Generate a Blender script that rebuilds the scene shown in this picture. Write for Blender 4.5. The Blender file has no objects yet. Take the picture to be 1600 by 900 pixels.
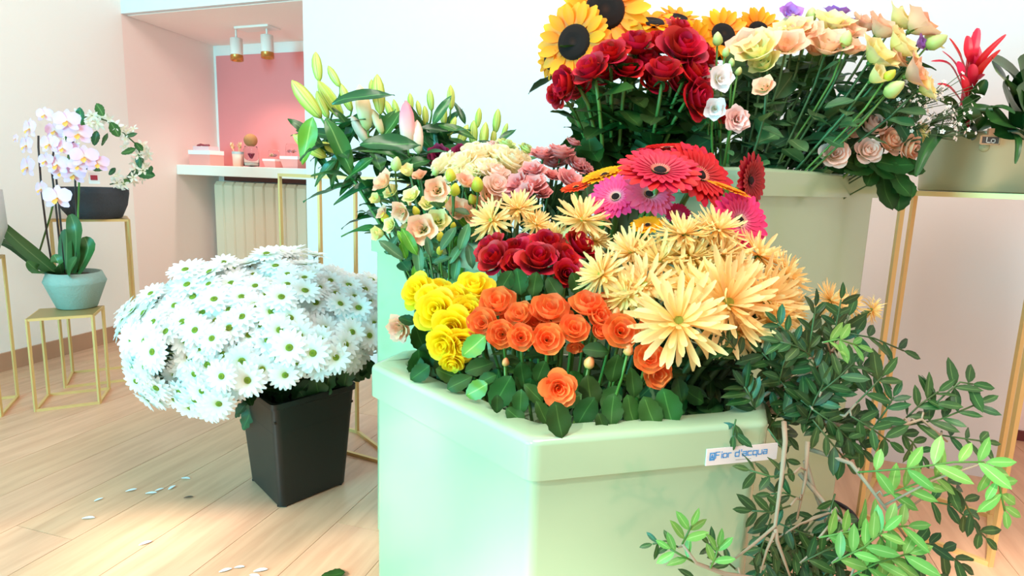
import bpy, math, random
import numpy as np
from mathutils import Vector, Matrix

random.seed(7)
RND = random.Random(11)
SC = bpy.context.scene
COL = SC.collection
PI = math.pi
# ------------------------------------------------------------------ camera
K = .8                                   # metres per layout unit
CAM_H = 1.05 * K
PITCH, ROLL, FPX = math.radians(9.8), math.radians(2.0), 985.0
_r0, _u0 = Vector((1, 0, 0)), Vector((0, math.sin(PITCH), math.cos(PITCH)))
FWD = Vector((0, math.cos(PITCH), -math.sin(PITCH)))
RGT = _r0 * math.cos(ROLL) + _u0 * math.sin(ROLL)
UPV = _u0 * math.cos(ROLL) - _r0 * math.sin(ROLL)
CAMP = Vector((0, 0, CAM_H))
cd = bpy.data.cameras.new('camera')
cam = bpy.data.objects.new('camera', cd)
COL.objects.link(cam)
cd.sensor_width = 36
cd.lens = 36 * FPX / 1600
cd.clip_start = .02
m = Matrix((RGT, UPV, -FWD)).transposed().to_4x4()
m.translation = CAMP
cam.matrix_world = m
SC.camera = cam
# ------------------------------------------------------------------ light
SC.view_settings.view_transform = 'Standard'
SC.view_settings.look = 'None'
SC.view_settings.gamma = 1
SC.view_settings.use_curve_mapping = False
SC.view_settings.exposure = 0.34
w = bpy.data.worlds.new('world')
SC.world = w
w.use_nodes = True
w.node_tree.nodes['Background'].inputs[0].default_value = (1.0, .94, .91, 1)
w.node_tree.nodes['Background'].inputs[1].default_value = .64


def lamp(name, kind, loc, target, energy, color, **kw):
    l = bpy.data.lights.new(name, kind)
    l.energy = energy
    l.color = color
    for k, v in kw.items():
        setattr(l, k, v)
    o = bpy.data.objects.new(name, l)
    COL.objects.link(o)
    o.location = loc
    o.rotation_euler = (Vector(target) - Vector(loc)).to_track_quat('-Z', 'Y').to_euler()
    return o


SUN_DIR = Vector((.60, .80, -.80))
lamp('sun', 'SUN', (0, 0, 5), Vector((0, 0, 5)) + SUN_DIR, 6.5, (1.0, .95, .84), angle=math.radians(1.6))
lamp('window_light', 'AREA', (-2.35, -.75, 1.15), (0, 1.1, .75), 116, (.10, .82, 1.0), shape='RECTANGLE', size=1.3, size_y=1.5)
lamp('warm_fill', 'AREA', (.2, .5, 2.5), (-.3, 1.5, .6), 34, (1.0, .86, .78), shape='DISK', size=1.2)  # unseen warm fill, added to brighten the left wall and the flowers

# ------------------------------------------------------------------ helpers


def ray(x, y):
    return FWD + RGT * ((x - 800) / FPX) - UPV * ((y - 450) / FPX)


def at(x, y, d):                          # point seen at pixel (x, y), d layout units ahead
    r = ray(x, y)
    return CAMP + r * (d * K / r.y)


def gz(x, y, z=0.0):                      # point seen at pixel (x, y) at height z
    r = ray(x, y)
    return CAMP + r * ((z - CAM_H) / r.z)


def onplane(x, y, p, n):
    r = ray(x, y)
    return CAMP + r * ((p - CAMP).dot(n) / r.dot(n))


def px2m(px, d):
    return px * d * K / FPX


class B:
    def __init__(s):
        s.v, s.f, s.uv = [], [], []

    def add(s, p, uv=(0.5, 0.5)):
        s.v.append(tuple(p))
        s.uv.append(uv)
        return len(s.v) - 1

    def grid(s, fn, nu, nv):
        o = len(s.v)
        for j in range(nv + 1):
            for i in range(nu + 1):
                s.add(fn(i / nu, j / nv), (i / nu, j / nv))
        q = nu + 1
        for j in range(nv):
            for i in range(nu):
                a = o + j * q + i
                s.f.append((a, a + 1, a + q + 1, a + q))
        return s

    def tube(s, pts, rad, n=6, cap=True):
        pts = [Vector(p) for p in pts]
        o = len(s.v)
        N = len(pts)
        ref = None
        for k, p in enumerate(pts):
            t = (pts[min(k + 1, N - 1)] - pts[max(k - 1, 0)])
            if t.length < 1e-9:
                t = Vector((0, 0, 1))
            t.normalize()
            if ref is None:
                ref = t.orthogonal().normalized()
            a = ref - t * ref.dot(t)
            if a.length < 1e-6:
                a = t.orthogonal()
            a.normalize()
            ref = a
            b = t.cross(a)
            r = rad[k] if hasattr(rad, '__len__') else rad
            for i in range(n):
                th = 2 * PI * i / n
                s.add(p + (a * math.cos(th) + b * math.sin(th)) * r, (i / n, k / (N - 1)))
        for k in range(N - 1):
            for i in range(n):
                a = o + k * n + i
                b2 = o + k * n + (i + 1) % n
                s.f.append((a, b2, b2 + n, a + n))
        if cap:
            s.f.append(tuple(o + i for i in range(n))[::-1])
            s.f.append(tuple(o + (N - 1) * n + i for i in range(n)))
        return s

    def lathe(s, prof, n=24, cap0=True, cap1=False, c=(0, 0)):
        o = len(s.v)
        for k, (r, z) in enumerate(prof):
            for i in range(n):
                th = 2 * PI * i / n
                s.add((c[0] + r * math.cos(th), c[1] + r * math.sin(th), z), (i / n, k / (len(prof) - 1)))
        for k in range(len(prof) - 1):
            for i in range(n):
                a = o + k * n + i
                b = o + k * n + (i + 1) % n
                s.f.append((a, b, b + n, a + n))
        if cap0:
            s.f.append(tuple(o + i for i in range(n))[::-1])
        if cap1:
            s.f.append(tuple(o + (len(prof) - 1) * n + i for i in range(n)))
        return s

    def prism(s, poly, z0, z1, poly1=None, c0=True, c1=True):
        poly1 = poly1 or poly
        o = len(s.v)
        n = len(poly)
        for p in poly:
            s.add((p[0], p[1], z0))
        for p in poly1:
            s.add((p[0], p[1], z1))
        for i in range(n):
            j = (i + 1) % n
            s.f.append((o + i, o + j, o + n + j, o + n + i))
        if c0:
            s.f.append(tuple(o + i for i in range(n))[::-1])
        if c1:
            s.f.append(tuple(o + n + i for i in range(n)))
        return s

    def box(s, lo, hi):
        return s.prism([(lo[0], lo[1]), (hi[0], lo[1]), (hi[0], hi[1]), (lo[0], hi[1])], lo[2], hi[2])

    def quad(s, *p):
        ids = [s.add(q, uv) for q, uv in zip(p, ((0, 0), (1, 0), (1, 1), (0, 1)))]
        s.f.append(tuple(ids))
        return s

    def bar(s, a, b, wd, up=(0, 0, 1)):
        a, b = Vector(a), Vector(b)
        t = (b - a).normalized()
        x = t.cross(Vector(up))
        if x.length < 1e-4:
            x = Vector((1, 0, 0)) - t * t.x
        x.normalize()
        y = x.cross(t)
        h = wd / 2
        o = len(s.v)
        for p in (a, b):
            for sx, sy in ((-1, -1), (1, -1), (1, 1), (-1, 1)):
                s.add(p + x * h * sx + y * h * sy)
        for i in range(4):
            j = (i + 1) % 4
            s.f.append((o + i, o + j, o + 4 + j, o + 4 + i))
        s.f += [(o + 3, o + 2, o + 1, o), (o + 4, o + 5, o + 6, o + 7)]
        return s

    def merge(s, o, M):
        k = len(s.v)
        for p, uv in zip(o.v, o.uv):
            s.add(M @ Vector(p), uv)
        s.f += [tuple(i + k for i in q) for q in o.f]
        return s

    def mesh(s, name, mt, smooth=True, sharp=0):
        me = bpy.data.meshes.new(name)
        me.from_pydata(s.v, [], s.f)
        ul = me.uv_layers.new(name='UVMap')
        idx = np.empty(len(me.loops), dtype=np.int32)
        me.loops.foreach_get('vertex_index', idx)
        ul.data.foreach_set('uv', np.array(s.uv, dtype=np.float32)[idx].ravel())
        if smooth:
            me.polygons.foreach_set('use_smooth', [True] * len(me.polygons))
        me.materials.append(mt)
        if sharp and smooth:
            me.set_sharp_from_angle(angle=math.radians(sharp))
        return me


def lnk(name, me, parent=None, M=None):
    o = bpy.data.objects.new(name, me)
    COL.objects.link(o)
    if parent is not None:
        o.parent = parent
    if M is not None:
        o.matrix_basis = M
    return o


def obj(name, b, mt, parent=None, smooth=True, sharp=0):
    return lnk(name, b.mesh(name, mt, smooth, sharp), parent)


def tag(o, label, cat, group=None):
    o['label'] = label
    o['category'] = cat
    if group:
        o['group'] = group
    return o


def thing(name, label, cat, loc=(0, 0, 0), group=None):
    o = lnk(name, None)
    o.location = loc
    o.empty_display_size = .02
    return tag(o, label, cat, group)


def struct(o):
    o['kind'] = 'structure'
    return o


def stuff(o):
    o['kind'] = 'stuff'
    return o


def bevel(o, wd, seg=2, ang=35):
    md = o.modifiers.new('bevel', 'BEVEL')
    md.width = wd
    md.segments = seg
    md.limit_method = 'ANGLE'
    md.angle_limit = math.radians(ang)
    return o


def flatter(o):
    md = o.modifiers.new('normals', 'WEIGHTED_NORMAL')
    md.keep_sharp = True
    md.weight = 100
    return o


def frame(n, spin=0.0, s=1.0, loc=(0, 0, 0)):
    z = Vector(n).normalized()
    x = z.orthogonal().normalized()
    y = z.cross(x)
    c, q = math.cos(spin), math.sin(spin)
    X, Y = x * c + y * q, y * c - x * q
    M = Matrix((X * s, Y * s, z * s)).transposed().to_4x4()
    M.translation = Vector(loc)
    return M


def axes(xdir, zup, s=1.0, loc=(0, 0, 0), sy=None):
    X = Vector(xdir).normalized()
    z = Vector(zup) - X * Vector(zup).dot(X)
    if z.length < 1e-5:
        z = X.orthogonal()
    z.normalize()
    Y = z.cross(X)
    M = Matrix((X * s, Y * (sy or s), z * s)).transposed().to_4x4()
    M.translation = Vector(loc)
    return M


def rz(a):
    return Matrix.Rotation(a, 4, 'Z')


def lin(c):
    return tuple((x / 12.92 if x <= .04045 else ((x + .055) / 1.055) ** 2.4) for x in c)


def hexc(h):
    return lin([int(h[i:i + 2], 16) / 255 for i in (0, 2, 4)])


MATS = {}


def mat(name, stops, rough=.55, trans=0.0, hue=0.0, val=0.0, metal=0.0, spec=.5, axis='v', bump=0.0, bscale=60.0,
        noise=0.0, nscale=8.0, coat=0.0):
    """procedural material: a colour ramp along the piece (uv), a little random tint per object."""
    if name in MATS:
        return MATS[name]
    mt = bpy.data.materials.new(name)
    mt.use_nodes = True
    nt = mt.node_tree
    N, L = nt.nodes, nt.links
    bs = N['Principled BSDF']
    bs.inputs['Roughness'].default_value = rough
    bs.inputs['Metallic'].default_value = metal
    bs.inputs['Specular IOR Level'].default_value = spec
    bs.inputs['Coat Weight'].default_value = coat
    bs.inputs['Coat Roughness'].default_value = .08
    if isinstance(stops, str):
        stops = [(0, stops)]
    src = None
    if len(stops) > 1:
        uvn = N.new('ShaderNodeUVMap')
        sp = N.new('ShaderNodeSeparateXYZ')
        L.new(uvn.outputs[0], sp.inputs[0])
        rp = N.new('ShaderNodeValToRGB')
        if axis == 'v':
            L.new(sp.outputs[1], rp.inputs[0])
        else:                            # distance from the midrib
            a = N.new('ShaderNodeMath')
            a.operation = 'SUBTRACT'
            a.inputs[1].default_value = .5
            b = N.new('ShaderNodeMath')
            b.operation = 'ABSOLUTE'
            c = N.new('ShaderNodeMath')
            c.operation = 'MULTIPLY'
            c.inputs[1].default_value = 2
            L.new(sp.outputs[0], a.inputs[0])
            L.new(a.outputs[0], b.inputs[0])
            L.new(b.outputs[0], c.inputs[0])
            L.new(c.outputs[0], rp.inputs[0])
        e = rp.color_ramp.elements
        while len(e) < len(stops):
            e.new(.5)
        for el, (p, c) in zip(e, stops):
            el.position = p
            el.color = (*hexc(c), 1)
        src = rp.outputs[0]
    else:
        rgb = N.new('ShaderNodeRGB')
        rgb.outputs[0].default_value = (*hexc(stops[0][1]), 1)
        src = rgb.outputs[0]
    hs = N.new('ShaderNodeHueSaturation')
    L.new(src, hs.inputs['Color'])
    if hue or val:
        oi = N.new('ShaderNodeObjectInfo')
        mh = N.new('ShaderNodeMapRange')
        mh.inputs[3].default_value, mh.inputs[4].default_value = .5 - hue, .5 + hue
        mv = N.new('ShaderNodeMapRange')
        mv.inputs[3].default_value, mv.inputs[4].default_value = 1 - val, 1 + val
        fr = N.new('ShaderNodeMath')
        fr.operation = 'MULTIPLY'
        fr.inputs[1].default_value = 17.3
        f2 = N.new('ShaderNodeMath')
        f2.operation = 'FRACT'
        L.new(oi.outputs['Random'], mh.inputs[0])
        L.new(oi.outputs['Random'], fr.inputs[0])
        L.new(fr.outputs[0], f2.inputs[0])
        L.new(f2.outputs[0], mv.inputs[0])
        L.new(mh.outputs[0], hs.inputs['Hue'])
        L.new(mv.outputs[0], hs.inputs['Value'])
    col = hs.outputs[0]
    if noise:
        tc = N.new('ShaderNodeTexCoord')
        nz = N.new('ShaderNodeTexNoise')
        nz.inputs['Scale'].default_value = nscale
        nz.inputs['Detail'].default_value = 5
        L.new(tc.outputs['Object'], nz.inputs['Vector'])
        mr = N.new('ShaderNodeMapRange')
        mr.inputs[3].default_value, mr.inputs[4].default_value = 1 - noise, 1 + noise
        L.new(nz.outputs[0], mr.inputs[0])
        h2 = N.new('ShaderNodeHueSaturation')
        L.new(col, h2.inputs['Color'])
        L.new(mr.outputs[0], h2.inputs['Value'])
        col = h2.outputs[0]
    L.new(col, bs.inputs['Base Color'])
    if bump:
        tc = N.new('ShaderNodeTexCoord')
        nz = N.new('ShaderNodeTexNoise')
        nz.inputs['Scale'].default_value = bscale
        bp = N.new('ShaderNodeBump')
        bp.inputs['Strength'].default_value = bump
        bp.inputs['Distance'].default_value = .01
        L.new(tc.outputs['Object'], nz.inputs['Vector'])
        L.new(nz.outputs[0], bp.inputs['Height'])
        L.new(bp.outputs[0], bs.inputs['Normal'])
    if trans:
        tr = N.new('ShaderNodeBsdfTranslucent')
        mx = N.new('ShaderNodeMixShader')
        mx.inputs[0].default_value = trans
        L.new(col, tr.inputs[0])
        L.new(bs.outputs[0], mx.inputs[1])
        L.new(tr.outputs[0], mx.inputs[2])
        L.new(mx.outputs[0], N['Material Output'].inputs[0])
    MATS[name] = mt
    return mt


def glass_mat(name, c='f4f6f6'):
    mt = mat(name, c, rough=.02)
    bs = mt.node_tree.nodes['Principled BSDF']
    bs.inputs['Transmission Weight'].default_value = 1
    bs.inputs['IOR'].default_value = 1.15
    return mt


def floor_mat(name):
    mt = mat(name, 'd4a686', rough=.42, hue=.004, val=.04)
    nt = mt.node_tree
    N, L = nt.nodes, nt.links
    bs = N['Principled BSDF']
    prev = bs.inputs['Base Color'].links[0].from_socket
    tc = N.new('ShaderNodeTexCoord')
    mp = N.new('ShaderNodeMapping')
    mp.inputs['Scale'].default_value = (1.6, 16, 1)
    L.new(tc.outputs['Object'], mp.inputs[0])
    nz = N.new('ShaderNodeTexNoise')
    nz.inputs['Scale'].default_value = 2.2
    nz.inputs['Detail'].default_value = 7
    nz.inputs['Distortion'].default_value = .6
    L.new(mp.outputs[0], nz.inputs[0])
    rp = N.new('ShaderNodeValToRGB')
    rp.color_ramp.elements[0].position = .32
    rp.color_ramp.elements[0].color = (.72, .58, .50, 1)
    rp.color_ramp.elements[1].position = .62
    rp.color_ramp.elements[1].color = (1.05, 1.03, 1.0, 1)
    L.new(nz.outputs[0], rp.inputs[0])
    mx = N.new('ShaderNodeMix')
    mx.data_type = 'RGBA'
    mx.blend_type = 'MULTIPLY'
    mx.inputs[0].default_value = .5
    L.new(prev, mx.inputs[6])
    L.new(rp.outputs[0], mx.inputs[7])
    L.new(mx.outputs[2], bs.inputs['Base Color'])
    return mt


M_white = mat('wall_paint', 'dfdcdd', rough=.9, bump=.04, bscale=30)
M_warm = mat('warm_wall_paint', 'fbf3ec', rough=.9, bump=.04, bscale=30)
M_pink = mat('pink_wall_paint', 'fbe4dc', rough=.9, bump=.04, bscale=30)
M_niche = mat('niche_back_paint', 'faeee8', rough=.9)
M_red = mat('coral_panel', 'ee8c8c', rough=.75, noise=.04, nscale=3)
M_rad = mat('radiator_enamel', 'efdcc0', rough=.45)
M_shelf = mat('shelf_laminate', 'f6efe4', rough=.4)
M_gold = mat('gold_metal', 'dcb878', rough=.42, metal=.3, spec=.5)
M_floor = floor_mat('oak_plank')
M_joint = mat('floor_joint', 'b2937a', rough=.9)
M_sage = mat('sage_plastic', '9db794', rough=.16, spec=.55, coat=.35, noise=.015, nscale=3)
M_dark = mat('dark_liner', '24301f', rough=.8)
M_pot = mat('black_plastic', '161c1a', rough=.42, noise=.18, nscale=14)
M_stem = mat('stem_green', '4f7c30', rough=.5, hue=.02, val=.25)
M_stemd = mat('stem_dark', '3d5a2c', rough=.5, hue=.02, val=.25)
M_leaf = mat('rose_leaf', [(0, '4a7434'), (.07, '2a521d'), (1, '214415')], axis='u', rough=.55, trans=.18, hue=.02, val=.4, spec=.25)
M_leafe = mat('lisianthus_leaf', [(0, '7fa06c'), (.08, '4a7646'), (1, '3f6a3e')], axis='u', rough=.5, trans=.2, hue=.02, val=.3)
M_leafl = mat('lily_leaf', [(0, '6ea35c'), (.1, '2f6a33'), (1, '235a28')], axis='u', rough=.3, trans=.2, hue=.03, val=.4)
M_leafb = mat('fresh_leaf', [(0, 'b5dc6a'), (.1, '6dab2a'), (1, '5c9a24')], axis='u', rough=.4, trans=.3, hue=.02, val=.25)
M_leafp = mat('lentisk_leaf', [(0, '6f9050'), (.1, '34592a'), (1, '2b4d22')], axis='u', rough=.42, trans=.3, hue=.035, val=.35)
M_leafpb = mat('sunlit_lentisk_leaf', [(0, 'b8d98a'), (.1, '7cb455'), (1, '6fa84c')], axis='u', rough=.42, trans=.3, hue=.02, val=.2)  # lit copy of the lentisk leaf: sunlight put into its colour
M_leafm = mat('daisy_leaf', [(0, '4f7a3c'), (.1, '2c5426'), (1, '234a20')], axis='u', rough=.55, trans=.12, hue=.02, val=.3)
M_twig = mat('twig_bark', 'a08a72', rough=.8, noise=.2, nscale=30)
M_soil = mat('potting_soil', '3a2c20', rough=.95, bump=.5, bscale=120)

# ------------------------------------------------------------------ structure
FA = Vector((-1.875, 3.118, 0))                     # room corner, left of the niche
Uw = Vector((.928, -.371, 0)).normalized()          # along the back wall
Vw = Vector((-Uw.y, Uw.x, 0))                       # away from the camera
LW = Vector((-2.06, 2.445, 0))
Ld = (FA - LW).normalized()                         # along the left wall
ZT = 4.6
NB = Vector((-Vw.x, -Vw.y, 0))                      # back wall normal


def wallpt(px, z=0.0, off=0.0):
    p = onplane(px, 300, FA + Vw * off, Vw)
    return Vector((p.x, p.y, z))


# floor: a dark joint bed and planks proud of it
obj_floor = struct(obj('floor', B().box((-6, -4, -.06), (5, 6, -.004)), M_joint, smooth=False))
pdir = (gz(551.3, 793) - gz(435.7, 898.5)).normalized()
pnor = Vector((-pdir.y, pdir.x, 0))
g1, g2 = gz(551.3, 793), gz(433, 796)
PW = abs((g2 - g1).dot(pnor))
if PW < .08 or PW > .4:
    PW = .15
rr = random.Random(3)
plank_meshes = {}
for k in range(-13, 22):
    base = g1 + pnor * PW * k
    s = -2.6 + rr.uniform(0, 1.2)
    while s < 4.6:
        ln = rr.choice((.9, 1.2, 1.5))
        c = base + pdir * (s + ln / 2) + pnor * PW / 2
        if -3.2 < c.x < 3.0 and -1.0 < c.y < 4.3:
            if ln not in plank_meshes:
                h = .0007
                b = B().box((-ln / 2 + h, -PW / 2 + h, -.02), (ln / 2 - h, PW / 2 - h, 0))
                plank_meshes[ln] = b.mesh('plank', M_floor, False)
            M = axes(pdir, (0, 0, 1), 1, (c.x, c.y, 0))
            lnk('plank', plank_meshes[ln], obj_floor, M)
        s += ln

# left wall
b = B()
P0 = FA - Ld * 4.35
b.prism([(P0.x, P0.y), (FA.x, FA.y), (FA.x - .2, FA.y + .1), (P0.x - .2, P0.y + .1)], 0, ZT)
struct(obj('wall_left', b, M_warm, smooth=False))
# niche geometry
NZ = at(208, 22, FA.y / K).z                        # lintel height at the corner
NR = wallpt(479)                                    # right jamb
NB0 = at(333, 72, 4.62)                             # back-left top corner of the niche
nbp = Vector((NB0.x, NB0.y, 0))
NBR = nbp + Uw * 1.6
depth = (nbp - FA).dot(Vw)
WR = gz(1546, 728)                                  # right end of the back wall
tW = (WR - FA).dot(Uw)
WRp = FA + Uw * tW
b = B()
th = .18
b.prism([tuple(NR.xy), tuple(WRp.xy), tuple((WRp + Vw * .5).xy), tuple((NR + Vw * th).xy)], 0, ZT)
struct(obj('wall_back', b, M_white, smooth=False))
lin_b = B()
q0, q1 = FA, NR + Uw * .02
lin_b.prism([tuple(q0.xy), tuple(q1.xy), tuple((q1 + Vw * .03).xy), tuple((q0 + Vw * .03).xy)], NZ, ZT)
struct(obj('wall_lintel', lin_b, M_white, smooth=False))
b = B().prism([tuple(FA.xy), tuple(nbp.xy), tuple((nbp - Vector((.15, 0, 0))).xy), tuple((FA - Vector((.15, 0, 0))).xy)], 0, NZ + .05)
struct(obj('wall_niche_side', b, M_pink, smooth=False))
b = B().prism([tuple(nbp.xy), tuple(NBR.xy), tuple((NBR + Vw * .1).xy), tuple((nbp + Vw * .1).xy)], 0, NZ + .1)
struct(obj('wall_niche_back', b, M_niche, smooth=False))
zb = NB0.z
b = B()
NZ -= .003
a0, a1, a2, a3 = FA + Vw * .031, NR + Uw * .3 + Vw * .031, NBR, nbp
for (pp, zz) in ((a0, NZ), (a1, NZ), (a2, zb), (a3, zb)):
    b.add((pp.x, pp.y, zz))
for (pp, zz) in ((a0, NZ), (a1, NZ), (a2, zb), (a3, zb)):
    b.add((pp.x, pp.y, zz + .1))
b.f += [(0, 1, 2, 3), (4, 7, 6, 5), (0, 4, 5, 1), (1, 5, 6, 2), (2, 6, 7, 3), (3, 7, 4, 0)]
struct(obj('ceiling', b, M_pink, smooth=False))
# wall behind, at the far right, with a dark red skirting
w0 = WRp + Vw * .42 - Uw * .1
w1 = w0 + Uw * 2.2
b = B().prism([tuple(w0.xy), tuple(w1.xy), tuple((w1 + Vw * .1).xy), tuple((w0 + Vw * .1).xy)], 0, ZT)
struct(obj('wall_right', b, M_pink, smooth=False))
b = B().prism([tuple((w0 - Vw * .012).xy), tuple((w1 - Vw * .012).xy), tuple(w1.xy), tuple(w0.xy)], 0, .035)
struct(obj('baseboard_right', b, mat('skirting_red', '6e2b2a', rough=.6), smooth=False))
# skirting under the left wall
b = B()
n_l = Vector((Ld.y, -Ld.x, 0))
b.prism([tuple((P0 + n_l * .012).xy), tuple((FA + n_l * .012).xy), tuple(FA.xy), tuple(P0.xy)], 0, .075)
struct(obj('baseboard_left', b, mat('skirting_oak', 'b98d70', rough=.6), smooth=False))
# shop front behind the camera: an unseen wall above the tall shop window, sized to cut off the high sun, and the street tree whose leaves dapple the sun
b = B().box((-6, -1.3, 2.72), (4.0, -1.15, 7.5))
struct(obj('wall_front_sunblock', b, M_white, smooth=False))

# ------------------------------------------------------------------ niche contents
shz = at(278, 257, 3.4 / K).z


def reveal(px):
    n = Vector(((nbp - FA).y, -(nbp - FA).x, 0))
    p = onplane(px, 300, FA, n)
    return Vector((p.x, p.y, 0))


sf = reveal(278)
sdep = (nbp - sf).dot(Vw)
b = B().prism([tuple(sf.xy), tuple((sf + Uw * 1.3).xy), tuple((sf + Uw * 1.3 + Vw * sdep).xy), tuple((nbp + Vw * .0).xy)], shz - .052, shz)
sh = obj('wall_shelf', b, M_shelf, smooth=False)
tag(bevel(sh, .003), 'thick cream shelf board across the pink wall niche', 'shelf')
# coral panel on the back wall
pl = onplane(339, 88, nbp, Vw)
pdl = (Vector((pl.x, pl.y, 0)) - nbp).dot(Uw)
p0 = nbp + Uw * pdl - Vw * .008
b = B().prism([tuple(p0.xy), tuple((p0 + Uw * 1.2).xy), tuple((p0 + Uw * 1.2 + Vw * .007).xy), tuple((p0 + Vw * .007).xy)], shz + .001, pl.z)
tag(obj('wall_panel', b, M_red, smooth=False), 'coral red panel filling the back of the niche', 'panel')
# radiator
rl = onplane(333, 283, nbp - Vw * .11, Vw)
rd = thing('radiator', 'cream sectional radiator under the niche shelf', 'radiator', (rl.x, rl.y, 0))
rbase = Vector((rl.x, rl.y, 0))
rz1 = rl.z
sw = px2m(18.4, rl.y / K) / max(.2, abs(Uw.dot(Vector((1, 0, 0)))))
sec = B()
hp = [(-.5, 0), (-.5, .6), (-.42, .8), (.42, .8), (.5, .6), (.5, 0)]
x0, x1 = .0015, sw - .0015
prof = [(0, .10), (0, rz1 - .02), (.015, rz1), (.06, rz1), (.075, rz1 - .02), (.075, .10)]
o = len(sec.v)
for xx in (x0, x0 + .006, x1 - .006, x1):
    ins = .008 if xx in (x0, x1) else 0
    for (yy, zz) in prof:
        yy2 = yy + (ins if yy < .03 else -ins)
        sec.add((xx, yy2, zz - (ins if zz > .5 else -ins)))
for i in range(3):
    for j in range(6):
        a, c = o + i * 6 + j, o + i * 6 + (j + 1) % 6
        sec.f.append((a, c, c + 6, a + 6))
sec.f += [tuple(range(6))[::-1], tuple(range(18, 24))]
secm = sec.mesh('radiator_section', M_rad, False)
RM = axes(Uw, (0, 0, 1))
for i in range(11):
    lnk('radiator_section', secm, rd, RM @ Matrix.Translation((i * sw, 0, 0)))
for zz in (.14, rz1 - .07):
    tb = B().tube([(0, .04, zz), (sw * 11 + .02, .04, zz)], .014, 8)
    lnk('pipe', tb.mesh('pipe', M_rad), rd, RM)
bd = B().prism([tuple((rbase + Uw * .03 + Vw * .05).xy), tuple((rbase + Uw * 1.0 + Vw * .05).xy), tuple((rbase + Uw * 1.0 + Vw * .1).xy), tuple((rbase + Uw * .03 + Vw * .1).xy)], rz1 + .004, shz - .054)
tag(obj('wooden_board', bd, mat('dark_board', '6f4038', rough=.7), smooth=False), 'dark brown board wedged between radiator and shelf', 'board')


# spot lights on the niche ceiling
def niche_pt(px, py, back):
    p = onplane(px, py, nbp - Vw * back, Vw)
    return p


c0 = niche_pt(402, 46, .26)
lt = thing('ceiling_spotlight', 'white double spotlight with gold rims on the niche ceiling', 'spotlight', c0)
zc = zb + (NZ - zb) * .26 / max(depth, .01) + .01
b = B()
mw = px2m(64, c0.y / K)
b.box((-mw / 2, -.045, 0), (mw / 2, .045, max(.03, zc - c0.z)))
bx = obj('mounting_box', b, mat('lamp_white', 'f3e9e2', rough=.5), lt, False)
bx.matrix_basis = RM
bevel(bx, .003)
for (px, py0, py1) in ((369, 60, 96), (417, 55, 92)):
    a = niche_pt(px, py0, .26)
    e = niche_pt(px + 2, py1, .26)
    a.xy = (c0 + Uw * ((a - c0).dot(Uw))).xy
    dirn = Vector((.03, -.07, -1)).normalized()
    R_ = px2m(9, c0.y / K)
    ln = (a.z - e.z) * .98
    Mx = frame(dirn, 0, 1, a - c0)
    arm = B().tube([(0, 0, -.05), (0, 0, .01)], .005, 8)
    lnk('lamp_arm', arm.mesh('lamp_arm', MATS['lamp_white']), lt, Mx)
    cyl = B().lathe([(R_ * .3, 0), (R_, .002), (R_, ln * .78)], 20)
    ca = lnk('lamp_head', cyl.mesh('lamp_head', MATS['lamp_white']), lt, Mx)
    rg = B().lathe([(R_ * 1.02, ln * .76), (R_ * 1.02, ln), (R_ * .8, ln), (R_ * .75, ln * .7), (0.001, ln * .69)], 20, False)
    rim = lnk('lamp_rim', rg.mesh('lamp_rim', mat('copper_gold', 'c98d4c', rough=.3, metal=.8)), lt, Mx)
    rim['label'] = 'copper gold rim'
    sp_ = lamp('spot_bulb', 'SPOT', Vector(a) + dirn * (ln * .99), Vector(a) + dirn, 6, (1.0, .86, .76), spot_size=math.radians(130), spot_blend=.8, shadow_soft_size=.03)


def shelf_pt(px, back):
    p = niche_pt(px, 258, back)
    return Vector((p.x, p.y, shz))


M_box = mat('gift_pink', 'f2a298', rough=.6)
M_boxw = mat('gift_white', 'f7efec', rough=.6)
M_boxp = mat('gift_rose', 'eec3c6', rough=.6)
# gift box
p = shelf_pt(323, .24)
wd = px2m(43, p.y / K)
g = thing('gift_box', 'pink and white gift box tied with burgundy ribbon at shelf end', 'box', p)
h = px2m(31, p.y / K)
for nm, z0, z1, sx, mt in (('box_base', 0, h * .52, 1, M_box), ('box_lid', h * .52, h * .72, 1.03, M_boxw), ('box_tray', h * .72, h * .92, .74, M_boxp)):
    bb = B().box((-wd / 2 * sx, -.045 * sx, z0), (wd / 2 * sx, .045 * sx, z1))
    o = obj(nm, bb, mt, g, False)
    o.matrix_basis = RM
rb = B().tube([(-wd * .25, -.02, h * .94), (-wd * .08, -.02, h * 1.0), (wd * .08, -.02, h * .96), (wd * .3, -.02, h * .97)], .006, 6)
o = obj('ribbon', rb, mat('ribbon_red', '9c3a44', rough=.5), g)
o.matrix_basis = RM
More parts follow.
